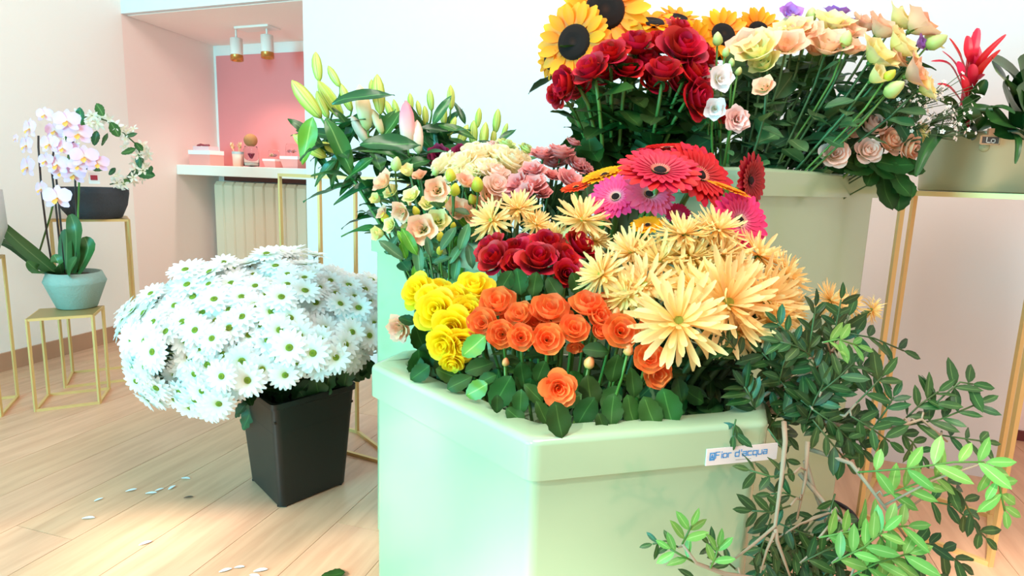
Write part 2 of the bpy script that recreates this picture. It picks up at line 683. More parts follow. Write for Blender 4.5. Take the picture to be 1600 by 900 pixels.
# small floral pouch with dried flowers
p = shelf_pt(372, .22)
g = thing('dried_flower_pouch', 'small peach patterned pot holding dried peach flowers', 'pot', p)
rr_ = px2m(8, p.y / K)
hh = px2m(22, p.y / K)
obj('pot', B().lathe([(rr_ * .9, 0), (rr_, hh), (rr_ * .85, hh), (rr_ * .8, hh * .8)], 16), mat('peach_paper', [(0, 'f5b9a0'), (.5, 'f3d9cf'), (1, 'e59b8c')]), g)
obj('pot_band', B().lathe([(rr_ * 1.03, hh * .85), (rr_ * 1.03, hh * 1.02)], 16, False), mat('grey_band', 'b9c3c4'), g)
M_dry = mat('dried_peach', [(0, 'e5b57e'), (1, 'f6c9a6')], rough=.8, val=.15)
for i in range(9):
    a = RND.uniform(0, 2 * PI)
    q = Vector((math.cos(a) * rr_ * .8 - .008, math.sin(a) * rr_ * .8, hh * 1.15 + RND.uniform(0, .022)))
    bb = B()
    for j in range(3):
        bb.grid(lambda u, v, j=j: Vector(((u - .5) * .014 * math.sin(PI * min(1, v + .15)), v * .016 * math.cos(j * 2.1), v * .02 + .003 * math.sin(u * 6))), 2, 2)
    o = lnk('dried_flower', bb.mesh('dried_flower', M_dry), g, Matrix.Translation(q) @ rz(a))
    bb2 = B().tube([(q.x * .3, q.y * .3, hh * .7), q], .0015, 4)
    obj('stem', bb2, M_dry, g)
# glass jar with a preserved rose and a cork ball
p = shelf_pt(393, .20)
g = thing('glass_jar', 'clear glass jar with dark red rose and cork ball stopper', 'jar', p)
R_ = px2m(11.5, p.y / K)
h = px2m(31, p.y / K)
jar = B().lathe([(R_ * .95, 0), (R_, .004), (R_, h * .8), (R_ * .8, h * .92), (R_ * .8, h), (R_ * .76, h), (R_ * .76, h * .92), (R_ * .95, h * .79), (R_ * .95, .006), (.001, .005)], 24)
obj('glass_body', jar, glass_mat('clear_glass'), g)
ball = B().lathe([(max(.0005, px2m(10, p.y / K) * math.sin(t * PI / 10)), h + px2m(9, p.y / K) - px2m(10, p.y / K) * math.cos(t * PI / 10)) for t in range(11)], 18)
o = obj('cork_ball', ball, mat('cork', 'a9774a', rough=.9, noise=.2, nscale=60), g)
for i in range(6):
    a = i * 1.2
    rr_ = .016
    pb = B().grid(lambda u, v, a=a: Vector((math.cos(a + (u - .5) * 1.9) * rr_ * (.3 + v * .8), math.sin(a + (u - .5) * 1.9) * rr_ * (.3 + v * .8), h * .42 + v * .026 - (u - .5) ** 2 * .02)), 4, 3)
    obj('rose_petal', pb, mat('burgundy_petal', '8a1538', rough=.6), g)
obj('gravel', B().lathe([(R_ * .9, .008), (R_ * .9, .02), (.001, .024)], 16), mat('pale_gravel', 'e9e0d2', rough=.9, bump=.6, bscale=200), g)
# pink planter boxes with glass domes
for px, wpx, hpx, lab in ((429, 24, 13, 'small flared pink box with glass cover beside the jar'), (460, 34, 18, 'larger pink box with glass dome at the niche right end')):
    p = shelf_pt(px, .20)
    wd, h = px2m(wpx, p.y / K), px2m(hpx, p.y / K)
    g = thing('preserved_flower_box', lab, 'box', p, 'pink boxes with glass covers on the shelf')
    bb = B().prism([(-wd * .4, -.03), (wd * .4, -.03), (wd * .4, .03), (-wd * .4, .03)], 0, h * .75, [(-wd * .5, -.04), (wd * .5, -.04), (wd * .5, .04), (-wd * .5, .04)])
    o = obj('box', bb, mat('soft_pink', 'f0a7a3', rough=.6), g, False)
    o.matrix_basis = RM
    bb = B().box((-wd * .51, -.041, h * .75), (wd * .51, .041, h))
    o = obj('box_rim', bb, M_boxw, g, False)
    o.matrix_basis = RM
    R_ = wd * .36
    dm = B().lathe([(R_, h), (R_, h + R_ * 1.1), (R_ * .9, h + R_ * 1.5), (.001, h + R_ * 1.6)], 18, False)
    obj('glass_dome', dm, glass_mat('clear_glass'), g)
    for i in range(4):
        q = Vector((RND.uniform(-.5, .5) * R_, RND.uniform(-.4, .2) * R_, h + R_ * .5))
        fl = B()
        for j in range(5):
            a = j * 1.26
            fl.grid(lambda u, v, a=a: Vector((math.cos(a + (u - .5)) * v * .012, math.sin(a + (u - .5)) * v * .012, .006 * v + .003 * math.sin(8 * u))), 2, 2)
        lnk('dried_flower', fl.mesh('dried_flower', M_dry if i % 2 else mat('dusty_rose', 'd98f95', rough=.8)), g, Matrix.Translation(q) @ Matrix.Rotation(.7, 4, 'X'))


# ------------------------------------------------------------------ gold stands
def gold_stand(corners, h, label, wd=.0085, top=True, skip=()):
    c = sum((Vector(q).to_3d() for q in corners), Vector()) / 4
    c.z = 0
    t = thing('plant_stand', label, 'stand', c, 'gold wire plant stands')
    cs = [Vector((q[0] - c.x, q[1] - c.y, 0)) for q in corners]
    hw = wd / 2
    for i in range(4):
        if i not in skip:
            lg = B().bar(cs[i] + Vector((0, 0, 0)), cs[i] + Vector((0, 0, h)), wd, cs[i].normalized())
            obj('leg', lg, M_gold, t, False)
        a, b2 = cs[i], cs[(i + 1) % 4]
        obj('base_rail', B().bar(a + Vector((0, 0, hw)), b2 + Vector((0, 0, hw)), wd), M_gold, t, False)
        obj('top_rail', B().bar(a + Vector((0, 0, h - hw)), b2 + Vector((0, 0, h - hw)), wd), M_gold, t, False)
    if top:
        obj('top_plate', B().prism([tuple(q.xy) for q in cs], h - .003, h + .001), mat('gold_plate', 'b39a63', rough=.4, metal=.5), t, False)
    return t


S1C = [(-1.613, 2.044), (-1.456, 2.138), (-1.516, 2.285), (-1.682, 2.198)]
gold_stand(S1C, .325, 'low square gold stand under the grey green orchid pot')
S2C = [(-1.682, 2.285), (-1.475, 2.411), (-1.583, 2.572), (-1.775, 2.46)]
gold_stand(S2C, .638, 'tall gold stand under the black bowl by the niche')
S3C = [(-1.93, 1.84), (-1.689, 1.991), (-1.775, 2.172), (-2.02, 2.02)]
gold_stand(S3C, .52, 'gold stand cut off by the left picture edge')
SRC = [(.932, 1.536), (1.121, 1.329), (1.285, 1.55), (1.09, 1.745)]
gold_stand(SRC, .845, 'tallest gold stand carrying the metal tub at far right', .011)
b0 = at(437, 271, 2.62)
f0, b1 = at(499, 281, 2.3), at(555, 275, 2.45)
f1 = f0 + (b1 - b0)
SLC = [tuple(f0.xy), tuple(f1.xy), tuple(b1.xy), tuple(b0.xy)]
gold_stand(SLC, .832, 'empty tall gold stand behind the lilies and daisies', .0095, top=False)


# ------------------------------------------------------------------ sage containers
def fillet(poly, r, n=5):
    out = []
    N = len(poly)
    for i in range(N):
        p, a, c = Vector(poly[i]), Vector(poly[i - 1]), Vector(poly[(i + 1) % N])
        d1, d2 = (a - p).normalized(), (c - p).normalized()
        s, e = p + d1 * r, p + d2 * r
        for k in range(n + 1):
            t = k / n
            out.append(tuple(s * (1 - t) ** 2 + p * 2 * t * (1 - t) + e * t * t))
    return out


def inset(poly, d):
    N = len(poly)
    out = []
    for i in range(N):
        p, a, c = Vector(poly[i]), Vector(poly[i - 1]), Vector(poly[(i + 1) % N])
        e1, e2 = (p - a).normalized(), (c - p).normalized()
        n1, n2 = Vector((-e1.y, e1.x)), Vector((-e2.y, e2.x))
        k = (n1 + n2)
        k = k / max(.3, k.dot(n1))
        out.append(tuple(p + k * d))
    return out


def container(poly, h, lip, label, rim_w=.045, well=.24):
    c = Vector((sum(p[0] for p in poly) / len(poly), sum(p[1] for p in poly) / len(poly)))
    loc = [(p[0] - c.x, p[1] - c.y) for p in poly]
    t = thing('flower_container', label, 'container', (c.x, c.y, 0), 'stepped sage green flower containers')
    body = fillet(inset(loc, .009), .012)
    flatter(obj('container_body', B().prism(body, 0, h - lip + .002), M_sage, t, sharp=40))
    outer = fillet(loc, .014)
    inner = fillet(inset(loc, rim_w), .03)
    b = B()
    n = len(outer)
    low = outer
    rings = [(low, h - lip), (outer, h - .008), (fillet(inset(loc, .0012), .014), h - .0045), (fillet(inset(loc, .004), .014), h - .0018), (fillet(inset(loc, .008), .014), h - .0006), (fillet(inset(loc, .014), .014), h), (fillet(inset(loc, rim_w - .006), .03), h), (inner, h - .006), (inner, h - well)]
    for pl_, z in rings:
        for q in pl_:
            b.add((q[0], q[1], z))
    for k in range(len(rings) - 1):
        for i in range(n):
            j = (i + 1) % n
            b.f.append((k * n + i, k * n + j, k * n + n + j, k * n + n + i))
    ib = fillet(inset(loc, .009), .012)
    k0 = len(b.v)
    for q in ib:
        b.add((q[0], q[1], h - lip))
    for i in range(n):
        j = (i + 1) % n
        b.f.append((j, i, k0 + i, k0 + j))
    flatter(obj('container_rim', b, M_sage, t, sharp=58))
    obj('water_tray', B().prism(inset(loc, rim_w + .001), h - well, h - well + .004), M_dark, t, False)
    lb = B().prism(fillet(inset(loc, rim_w + .002), .03), h - well, h - .035, c0=False, c1=False)
    obj('liner', lb, M_dark, t)
    t['cx'], t['cy'], t['fz'], t['rim'] = c.x, c.y, h - well + .004, h
    return t


P1 = [(.027, .667), (.328, .752), (.385, .92), (.12, 1.085), (-.178, 1.03), (-.216, .938)]
P2 = [(-.322, 1.40), (-.06, 1.144), (.32, 1.064), (.398, 1.138), (.14, 1.40), (-.08, 1.56)]
P3 = [(.424, 1.128), (.84, 1.472), (.576, 1.76), (.16, 1.416)]
C1 = container(P1, .552, .050, 'lowest sage green container in front with blue lettered sticker')
C2 = container(P2, .72, .048, 'middle height green container behind the white daisies')
C3 = container(P3, .876, .050, 'tallest sage green container at the back under the sunflowers')

# sticker with lettering, on the front right face of the low container
e0, e1 = Vector((*P1[0], 0)), Vector((*P1[1], 0))
fx = (e1 - e0).normalized()
fn = Vector((fx.y, -fx.x, 0))
offp = e0 + fn * .0012
tl, tr = onplane(1104.8, 702, offp, fn), onplane(1215.5, 692, offp, fn)
bl, br = onplane(1102, 728, offp, fn), onplane(1213, 717, offp, fn)
c1l = Vector((C1['cx'], C1['cy'], 0))
sx = ((tr - tl) + (br - bl)) * .5
SW, SH = sx.length, ((tl - bl).length + (tr - br).length) * .5
sx.normalize()
sz = (fn * -1).cross(sx) * -1
if sz.z < 0:
    sz = -sz
SM = Matrix((sx, sz, fn)).transposed().to_4x4()
SM.translation = (bl + br + tl + tr) / 4 - c1l
st = lnk('sticker', B().box((-SW / 2, -SH / 2, -.001), (SW / 2, SH / 2, .0004)).mesh('sticker', mat('sticker_white', 'e6d8d6', rough=.4), False), C1, SM)
st['label'] = 'white sticker with pale blue lettering'
M_ink = mat('sticker_blue', '3f97d8', rough=.5)
M_inkd = mat('sticker_small_print', '55575c', rough=.5)


def strokes(b, glyph, x, y, w_, h_, t):
    for pl_ in glyph:
        for (ax, ay), (bx_, by) in zip(pl_[:-1], pl_[1:]):
            A, D = Vector((x + ax * w_, y + ay * h_)), Vector((x + bx_ * w_, y + by * h_))
            d = (D - A)
            if d.length < 1e-6:
                continue
            d.normalize()
            n = Vector((-d.y, d.x)) * t / 2
            A, D = A - d * t / 2, D + d * t / 2
            o = len(b.v)
            for q in (A + n, A - n, D - n, D + n):
                b.add((q.x, q.y, .0008))
            b.f.append((o, o + 1, o + 2, o + 3))


G = {'F': [[(0, 0), (0, 1), (1, 1)], [(0, .5), (.8, .5)]],
     'i': [[(.5, 0), (.5, .62)], [(.5, .92), (.5, 1.0)]],
     'o': [[(.1, 0), (.9, 0), (1, .15), (1, .55), (.9, .68), (.1, .68), (0, .55), (0, .15), (.1, 0)]],
     'r': [[(0, 0), (0, .68), (.9, .68)]],
     'd': [[(1, 1), (1, 0), (.1, 0), (0, .12), (0, .56), (.1, .68), (1, .68)]],
     "'": [[(.5, .8), (.5, 1.05)]],
     'a': [[(.1, .68), (1, .68), (1, 0), (.1, 0), (0, .12), (0, .34), (1, .34)]],
     'c': [[(1, .68), (.1, .68), (0, .56), (0, .12), (.1, 0), (1, 0)]],
     'q': [[(1, -.3), (1, .68), (.1, .68), (0, .56), (0, .12), (.1, 0), (1, 0)]],
     'u': [[(0, .68), (0, .12), (.1, 0), (.9, 0), (1, .12), (1, .68)]]}
b = B()
x = -SW * .375
cw = SW * .0575
for ch in "Fior d'acqua":
    if ch == ' ':
        x += cw * .75
        continue
    k = {'i': .45, "'": .45, 'r': .8, 'F': 1.1}.get(ch, 1.12)
    strokes(b, G[ch], x, -SH * .08, cw * k * .84, SH * .36, SH * .062)
    x += cw * k * 1.14
lnk('lettering', b.mesh('lettering', M_ink, False), st)
b = B()
strokes(b, [[(0, 0), (1, 0), (1, 1), (0, 1), (0, 0)]], -SW * .452, -SH * .16, SW * .058, SH * .40, SH * .075)
strokes(b, [[(.2, .1), (.8, .1)], [(.3, .45), (.5, .75), (.7, .45), (.3, .45)], [(.1, .26), (.5, .32), (.9, .26)]], -SW * .452, -SH * .16, SW * .058, SH * .40, SH * .05)
lnk('logo', b.mesh('logo', M_ink, False), st)
b = B()
strokes(b, [[(i / 12, 0), (i / 12 + .05, 0)] for i in range(12)], -SW * .09, -SH * .30, SW * .22, 1, SH * .022)
lnk('small_print', b.mesh('small_print', M_inkd, False), st)


# ------------------------------------------------------------------ plant prototypes
def leaf_builder(wid, nu=4, nv=6, curve=.25, fold=.25, tip=1.0, widest=.45, serr=0.0, twist=0.0):
    def f(u, v):
        s = (u - .5) * 2
        k = widest
        t = v / k * .5 if v < k else .5 + (v - k) / (1 - k) * .5
        wv = wid * (math.sin(PI * max(0, min(1, t))) ** (.75 * tip))
        if serr and abs(s) > .9:
            wv *= 1 + serr * (1 if int(v * nv) % 2 else -1)
        y = s * wv * .5
        z = abs(s) * wv * .5 * fold - curve * v * v + .02 * math.sin(v * 9 + s * 2)
        return Vector((v, y * math.cos(twist * v), z + y * math.sin(twist * v)))
    return B().grid(f, nu, nv)


LEAF = {}


def leafmesh(kind, mt):
    k = (kind, mt.name)
    if k not in LEAF:
        spec = {'rose': dict(wid=.62, serr=.05, nv=10, widest=.45, curve=.18, tip=.9),
                'rose2': dict(wid=.7, serr=.05, nv=10, widest=.5, curve=-.12, fold=.1, tip=.85),
                'round': dict(wid=.58, widest=.5, curve=.1, tip=.8),
                'lance': dict(wid=.2, widest=.4, curve=.35, nv=9, fold=.35),
                'blade': dict(wid=.3, widest=.4, curve=.15, nv=9, fold=.3, twist=.5),
                'lentisk': dict(wid=.36, widest=.5, curve=.1, nu=2, nv=5, fold=.2, tip=.9),
                'strap': dict(wid=.17, widest=.55, curve=.3, nv=10, fold=.4, tip=.7),
                'paddle': dict(wid=.42, widest=.6, curve=.12, nv=8, fold=.25, tip=.7),
                'brom': dict(wid=.22, widest=.4, curve=.42, nv=9, fold=.5)}[kind]
        LEAF[k] = leaf_builder(**spec).mesh('leaf', mt)
    return LEAF[k]


def daisy_leaf():
    def f(u, v):
        s = (u - .5) * 2
        wv = .55 * math.sin(PI * min(1, v * .9 + .07)) ** .8 * (1 + .45 * abs(math.sin(v * PI * 3.5)) * (abs(s) > .5) - .2)
        return Vector((v, s * wv * .5, abs(s) * .05 - .25 * v * v + .03 * math.sin(s * 3 + v * 8)))
    return B().grid(f, 4, 12).mesh('leaf', M_leafm)


LEAF_D = daisy_leaf()


def petal(L, W, b0, b1, cup=.2, nu=2, nv=4, shape=.6, widest=.6, tipnotch=0.0, ruf=0.0, r0=0.0, hook=0.0):
    """a petal along +X from r0; b0..b1 elevation angle from root to tip."""
    pts = [(r0, 0.0)]
    n = nv * 3
    for i in range(n):
        t = (i + .5) / n
        a = b0 + (b1 - b0) * t + hook * max(0, t - .6) / .4
        pts.append((pts[-1][0] + math.cos(a) * L / n, pts[-1][1] + math.sin(a) * L / n))

    def f(u, v):
        s = (u - .5) * 2
        i = min(n, int(round(v * n)))
        x, z = pts[i]
        t = v / widest * .5 if v < widest else .5 + (v - widest) / (1 - widest) * .5
        wv = W * max(.06, math.sin(PI * max(.04, min(.97, t)))) ** shape
        z += cup * abs(s) * wv * .5 + ruf * math.sin(s * 5 + v * 6) * v
        x -= tipnotch * L * (1 - abs(s)) * (1 if v > .99 else 0)
        return Vector((x, s * wv * .5, z))
    return B().grid(f, nu, nv)


def cuppetal(r1, z1, hw, flare, droop=0.0, ruf=0.0, spir=0.0, z0=-.45, nu=6, nv=6, rt=.22):
    def f(u, v):
        s = (u - .5) * 2
        tm = 1 - rt * s * s
        t = v * tm
        r = .06 + (r1 - .06) * math.sin(min(1, t * 1.2) * PI / 2) ** .8 + flare * max(0, t - .55) ** 2 * 4.5
        z = z0 + (z1 - z0) * t - droop * max(0, t - .7) ** 2 * 9
        r += spir * s + ruf * math.sin(s * 6 + 1) * t * t
        z += ruf * math.cos(s * 7) * t * t * .8
        a = s * hw * (.5 + .5 * math.sin(min(1, t * 1.1) * PI / 2))
        return Vector((r * math.cos(a), r * math.sin(a), z))
    return B().grid(f, nu, nv)


PET = {}


def cached(key, fn):
    if key not in PET:
        PET[key] = fn()
    return PET[key]


def sepal_mesh():
    b = B()
    for i in range(5):
        q = petal(.55, .2, -.2, -.9, nv=3, widest=.35)
        b.merge(q, rz(i * 2 * PI / 5) @ Matrix.Translation((.05, 0, -.46)))
    b.lathe([(.001, -.62), (.13, -.56), (.15, -.46), (.08, -.42)], 8)
    return b


def up_sepal_mesh():
    b = B()
    for i in range(5):
        q = petal(.5, .14, 1.2, .9, nv=3, widest=.35)
        b.merge(q, rz(i * 2 * PI / 5) @ Matrix.Translation((.1, 0, -.5)))
    b.lathe([(.001, -.58), (.11, -.52), (.13, -.42), (.08, -.38)], 8)
    return b


# kind: list of layers (count, args, jitter)
ROSES = {
    'rose': [(1, dict(r1=.15, z1=.60, hw=2.9, flare=.0, spir=.05, nu=12), 0), (3, dict(r1=.29, z1=.62, hw=1.4, flare=.05, spir=.04), .1),
             (4, dict(r1=.47, z1=.56, hw=1.1, flare=.14, spir=.03), .1), (5, dict(r1=.66, z1=.44, hw=.85, flare=.3, droop=.05), .15),
             (5, dict(r1=.80, z1=.22, hw=.72, flare=.38, droop=.14), .2)],
    'rosebud': [(1, dict(r1=.2, z1=.72, hw=2.9, flare=.0, spir=.05, nu=12), 0), (3, dict(r1=.42, z1=.72, hw=1.4, flare=.06, spir=.04), .1),
                (5, dict(r1=.62, z1=.55, hw=.95, flare=.22, droop=.04), .1), (4, dict(r1=.74, z1=.3, hw=.8, flare=.3, droop=.1), .1)],
    'spray': [(1, dict(r1=.2, z1=.5, hw=2.9, flare=.0, spir=.06, nu=12), 0), (4, dict(r1=.4, z1=.55, hw=1.0, flare=.05, ruf=.03), .1),
              (5, dict(r1=.68, z1=.5, hw=.9, flare=.08, ruf=.03), .1), (6, dict(r1=.88, z1=.3, hw=.75, flare=.15, droop=.06, ruf=.03), .1)],
    'lisi': [(1, dict(r1=.16, z1=.3, hw=2.8, flare=.05, spir=.05, nu=10), 0), (4, dict(r1=.42, z1=.42, hw=1.0, flare=.22, ruf=.05), .1),
             (5, dict(r1=.68, z1=.32, hw=.9, flare=.4, droop=.05, ruf=.06), .15)],
    'lisiclosed': [(1, dict(r1=.25, z1=.55, hw=2.8, flare=.0, spir=.06, nu=10), 0), (5, dict(r1=.55, z1=.55, hw=1.0, flare=.16, ruf=.04), .1)],
    'ruffle': [(2, dict(r1=.2, z1=.45, hw=1.9, flare=.1, spir=.05, nu=10, ruf=.05), 0), (5, dict(r1=.45, z1=.48, hw=.9, flare=.3, ruf=.07), .15),
               (6, dict(r1=.7, z1=.38, hw=.8, flare=.4, droop=.04, ruf=.08), .2), (6, dict(r1=.85, z1=.12, hw=.75, flare=.4, droop=.1, ruf=.08), .2)],
}


def bez(a, b, c, d, n=7):
    out = []
    for i in range(n):
        t = i / (n - 1)
        out.append(a * (1 - t) ** 3 + b * 3 * t * (1 - t) ** 2 + c * 3 * t * t * (1 - t) + d * t ** 3)
    return out


def root_base(cont, head, spread=.45):
    c = Vector((cont['cx'], cont['cy'], cont['fz']))
    q = c + Vector((head.x - c.x, head.y - c.y, 0)) * spread
    q.x += RND.uniform(-.02, .02)
    q.y += RND.uniform(-.02, .02)
    return q


def stem_to(root, head, n, neck, rad, mt, base=None, bend=.5):
    """a curved stem from the thing's base to the back of its flower; returns its points (local)."""
    h = head - root.location
    a = Vector((0, 0, 0))
    e = h - n * neck
    L = e.length
    c1 = a + Vector((e.x * .15, e.y * .15, e.z * .5))
    c2 = e - (n * bend + Vector((0, 0, 1)) * (1 - bend)).normalized() * L * .22
    pts = bez(a, c1, c2, e, 7)
    obj('stem', B().tube(pts, [rad * 1.2] * 6 + [rad], 6), mt, root)
    return pts


def add_leaf(root, mesh, p, dirv, size, up=(0, 0, 1), sy=None):
    return lnk('leaf', mesh, root, axes(dirv, Vector(up), size, p, sy))


def stem_leaves(root, pts, mesh, n, size, t0=.35, t1=.92, droop=.1):
    for i in range(n):
        t = t0 + (t1 - t0) * (i + RND.random() * .7) / max(1, n)
        k = min(len(pts) - 2, int(t * (len(pts) - 1)))
        fr = t * (len(pts) - 1) - k
        p = pts[k].lerp(pts[k + 1], fr)
        a = RND.uniform(0, 2 * PI)
        d = Vector((math.cos(a), math.sin(a), RND.uniform(-.3, .7) - droop))
        add_leaf(root, mesh, p, d, size * RND.uniform(.7, 1.15), (RND.uniform(-.4, .4), RND.uniform(-.8, .1), 1))


def bloom(root, kind, head, n, R_, mt, sepal=None, spin=None):
    """petals of a many-layered flower as parts of its thing."""
    loc = head - root.location
    sp = RND.uniform(0, 6.3) if spin is None else spin
    F0 = frame(n, sp, R_, loc)
    for li, (cnt, kw, jit) in enumerate(ROSES[kind]):
        me = cached((kind, li, mt.name), lambda: cuppetal(**kw).mesh('petal', mt))
        for i in range(cnt):
            a = li * .9 + i * 2 * PI / cnt + RND.uniform(-jit, jit)
            s = RND.uniform(1 - jit * .4, 1 + jit * .4)
            lnk('petal', me, root, F0 @ rz(a) @ Matrix.Diagonal((s, s, RND.uniform(1 - jit * .4, 1 + jit * .3), 1)))
    if sepal:
        up, smt = sepal
        me = cached(('sep', up, smt.name), lambda: (up_sepal_mesh() if up else sepal_mesh()).mesh('sepals', smt))
        lnk('sepals', me, root, F0)


ORD = ['first', 'second', 'third', 'fourth', 'fifth', 'sixth', 'seventh', 'eighth', 'ninth', 'tenth', 'eleventh', 'twelfth', 'thirteenth',
       'fourteenth', 'fifteenth', 'sixteenth', 'seventeenth', 'eighteenth', 'nineteenth', 'twentieth', 'twenty-first', 'twenty-second',
       'twenty-third', 'twenty-fourth', 'twenty-fifth', 'twenty-sixth', 'twenty-seventh', 'twenty-eighth', 'twenty-ninth', 'thirtieth',
       'thirty-first', 'thirty-second', 'thirty-third', 'thirty-fourth', 'thirty-fifth']


def facing(px, py, cx, cy, sc, front=.7, up=.5):
    """outward direction of a flower in a bouquet centred at pixel (cx, cy)."""
    a = (px - cx) / sc
    b = (cy - py) / sc
    return Vector((a + RND.uniform(-.15, .15), -front + RND.uniform(-.15, .15), up + b + RND.uniform(-.12, .12))).normalized()


def bunch(name, cat, group, phrase, items, cont, kind, mt, cx, cy, sc, stem_mt, rad=.0028, front=.7, up=.5, leaf=None, nleaf=4, lsize=.05,
          sepal=None, spread=.45, t0=.35, t1=.92, base=None, neck=.55, grow=1.0):
    """items: (px, py, d, diameter px[, override dict])."""
    order = sorted(range(len(items)), key=lambda i: items[i][0])
    rank = {i: k for k, i in enumerate(order)}
    out = []
    for i, it in enumerate(items):
        px, py, d, dia = it[:4]
        dia *= grow
        ov = it[4] if len(it) > 4 else {}
        head = at(px, py, d)
        n = Vector(ov['n']).normalized() if 'n' in ov else facing(px, py, cx, cy, sc, front, up)
        bs = base(head) if base else root_base(cont, head, spread)
        lab = ov.get('label') or f'{phrase}, {ORD[rank[i]]} of them from the left'
        t = thing(ov.get('name', name), lab, ov.get('cat', cat), bs, group)
        R_ = px2m(dia, d) / 2
        kd = ov.get('kind', kind)
        bloom(t, kd, head, n, R_, ov.get('mat', mt), sepal)
        pts = stem_to(t, head, n, R_ * neck, rad, stem_mt)
        if leaf:
            stem_leaves(t, pts, leaf, ov.get('nl', nleaf), lsize, t0, t1)
        t['px'], t['py'] = px, py
        out.append(t)
    return out


# ------------------------------------------------------------------ red roses at the back
M_rose = mat('red_rose_petal', [(0, '8a0a16'), (.6, 'b80c20'), (1, 'c81228')], rough=.5, trans=.12, hue=.008, val=.25, bump=.05)
LR = leafmesh('rose', M_leaf)
LR2 = leafmesh('rose2', M_leaf)
rr_back = [(887, 130, 1.55, 52, dict(n=(-.8, -.4, -.1), kind='rosebud')), (923, 110, 1.52, 54), (953, 85, 1.55, 50), (993, 72, 1.58, 52, dict(kind='rosebud')),
           (980, 108, 1.56, 44), (1033, 70, 1.62, 52), (1066, 76, 1.55, 66, dict(n=(.1, -.75, .6))), (1083, 112, 1.54, 56), (1037, 113, 1.5, 52, dict(kind='rosebud', n=(-.05, -.6, .8))),
           (1088, 153, 1.52, 58, dict(n=(.5, -.6, .1))), (1100, 88, 1.6, 46), (1008, 96, 1.6, 46), (905, 135, 1.6, 42), (945, 118, 1.6, 44),
           (1062, 48, 1.66, 44), (1020, 128, 1.6, 40), (1058, 130, 1.6, 44), (1125, 175, 1.58, 34), (870, 150, 1.58, 34, dict(n=(-.8, -.5, -.3)))]
R3 = bunch('red_rose', 'rose', 'red roses in the tall container', 'dark red rose under the sunflowers', rr_back, C3, 'rose', M_rose,
      985, 140, 120, M_stem, .0032, grow=1.1, leaf=LR, nleaf=8, lsize=.075, sepal=(False, M_leaf), spread=.35, t0=.3, t1=.9,
      base=lambda h: Vector((.26 + (h.x - .3) * .35 + RND.uniform(-.02, .02), 1.36 + RND.uniform(-.02, .05), C3['fz'])))

# ------------------------------------------------------------------ sunflowers
M_sun = mat('sunflower_petal', [(0, 'f08a00'), (.6, 'ffa508'), (1, 'ffb21a')], rough=.55, trans=.25, hue=.012, val=.1)
M_disc = mat('sunflower_disc', [(0, '2a140c'), (.75, '1d0d08'), (1, '54301c')], rough=.95, bump=1.0, bscale=260)
SUNP = [petal(.62, .32, .15, -.1, cup=.25, nu=3, nv=5, widest=.5, shape=.7, r0=.42).mesh('petal', M_sun),
        petal(.60, .3, .3, .35, cup=.3, nu=3, nv=5, widest=.5, shape=.7, r0=.42).mesh('petal', M_sun)]
SUNB = B()
for i in range(18):
    SUNB.merge(petal(.6, .34, -.05, -.25, cup=.2, nu=2, nv=4, widest=.5, shape=.7, r0=.40), rz(i * 2 * PI / 18 + .17) @ Matrix.Translation((0, 0, -.05)))
SUNB = SUNB.mesh('back_petals', M_sun)
SUND = B().lathe([(.44, -.08), (.46, .02), (.40, .10), (.25, .13), (.10, .10), (.001, .08)], 28).mesh('seed_disc', M_disc)
SUNG = B().lathe([(.001, -.24), (.15, -.2), (.38, -.1), (.44, -.04)], 16)
for i in range(14):
    SUNG.merge(petal(.4, .16, -.1, -.6, nv=3, widest=.3), rz(i * 2 * PI / 14) @ Matrix.Translation((.38, 0, -.08)))
SUNG = SUNG.mesh('green_bracts', M_stem)
suns = [(945, 16, 1.78, 128, (.02, -.95, .12), 'sunflower facing forward at the top of the bunch'),
        (897, 66, 1.74, 112, (-.45, -.85, .0), 'sunflower leaning left above the leftmost red roses'),
        (1018, 36, 1.80, 84, (.02, -.45, .85), 'sunflower seen edge on with disc facing up, behind red roses'),
        (1082, 76, 1.72, 84, (.5, -.8, .05), 'sunflower half hidden behind the big open red rose'),
        (1130, 54, 1.80, 80, (.1, -.8, .3), 'sunflower with half hidden disc behind the yellow buds'),
        (1185, 50, 1.84, 72, (.1, -.85, .25), 'rightmost sunflower beside the lilac lisianthus'),
        (858, 96, 1.80, 54, (-.75, -.35, -.2), 'small sunflower peeking out at the far left of the bunch'),
        (985, 60, 1.86, 60, (-.1, -.6, .5), 'sunflower tucked low between the red roses'),
        (1060, 30, 1.86, 66, (.1, -.5, .7), 'sunflower behind the topmost red rose')]
for i, (px, py, d, dia, n, lab) in enumerate(suns):
    head = at(px, py, d)
    bs = Vector((.36 + (head.x - .35) * .3, 1.50 + RND.uniform(-.02, .02), C3['fz']))
    t = thing('sunflower', lab, 'sunflower', bs, 'sunflowers')
    n = Vector(n).normalized()
    R_ = px2m(dia, d) / 2
    F0 = frame(n, RND.uniform(0, 6), R_, head - bs)
    lnk('seed_disc', SUND, t, F0)
    stuff(lnk('back_petals', SUNB, t, F0))
    lnk('green_bracts', SUNG, t, F0)
    for k in range(22):
        lnk('petal', SUNP[k % 2], t, F0 @ rz(k * 2 * PI / 22 + RND.uniform(-.05, .05)) @ Matrix.Diagonal((RND.uniform(.95, 1.04), 1, 1, 1)))
    pts = stem_to(t, head, n, R_ * .2, .005, M_stem)
    stem_leaves(t, pts, LR, 4, .10, .5, .95)

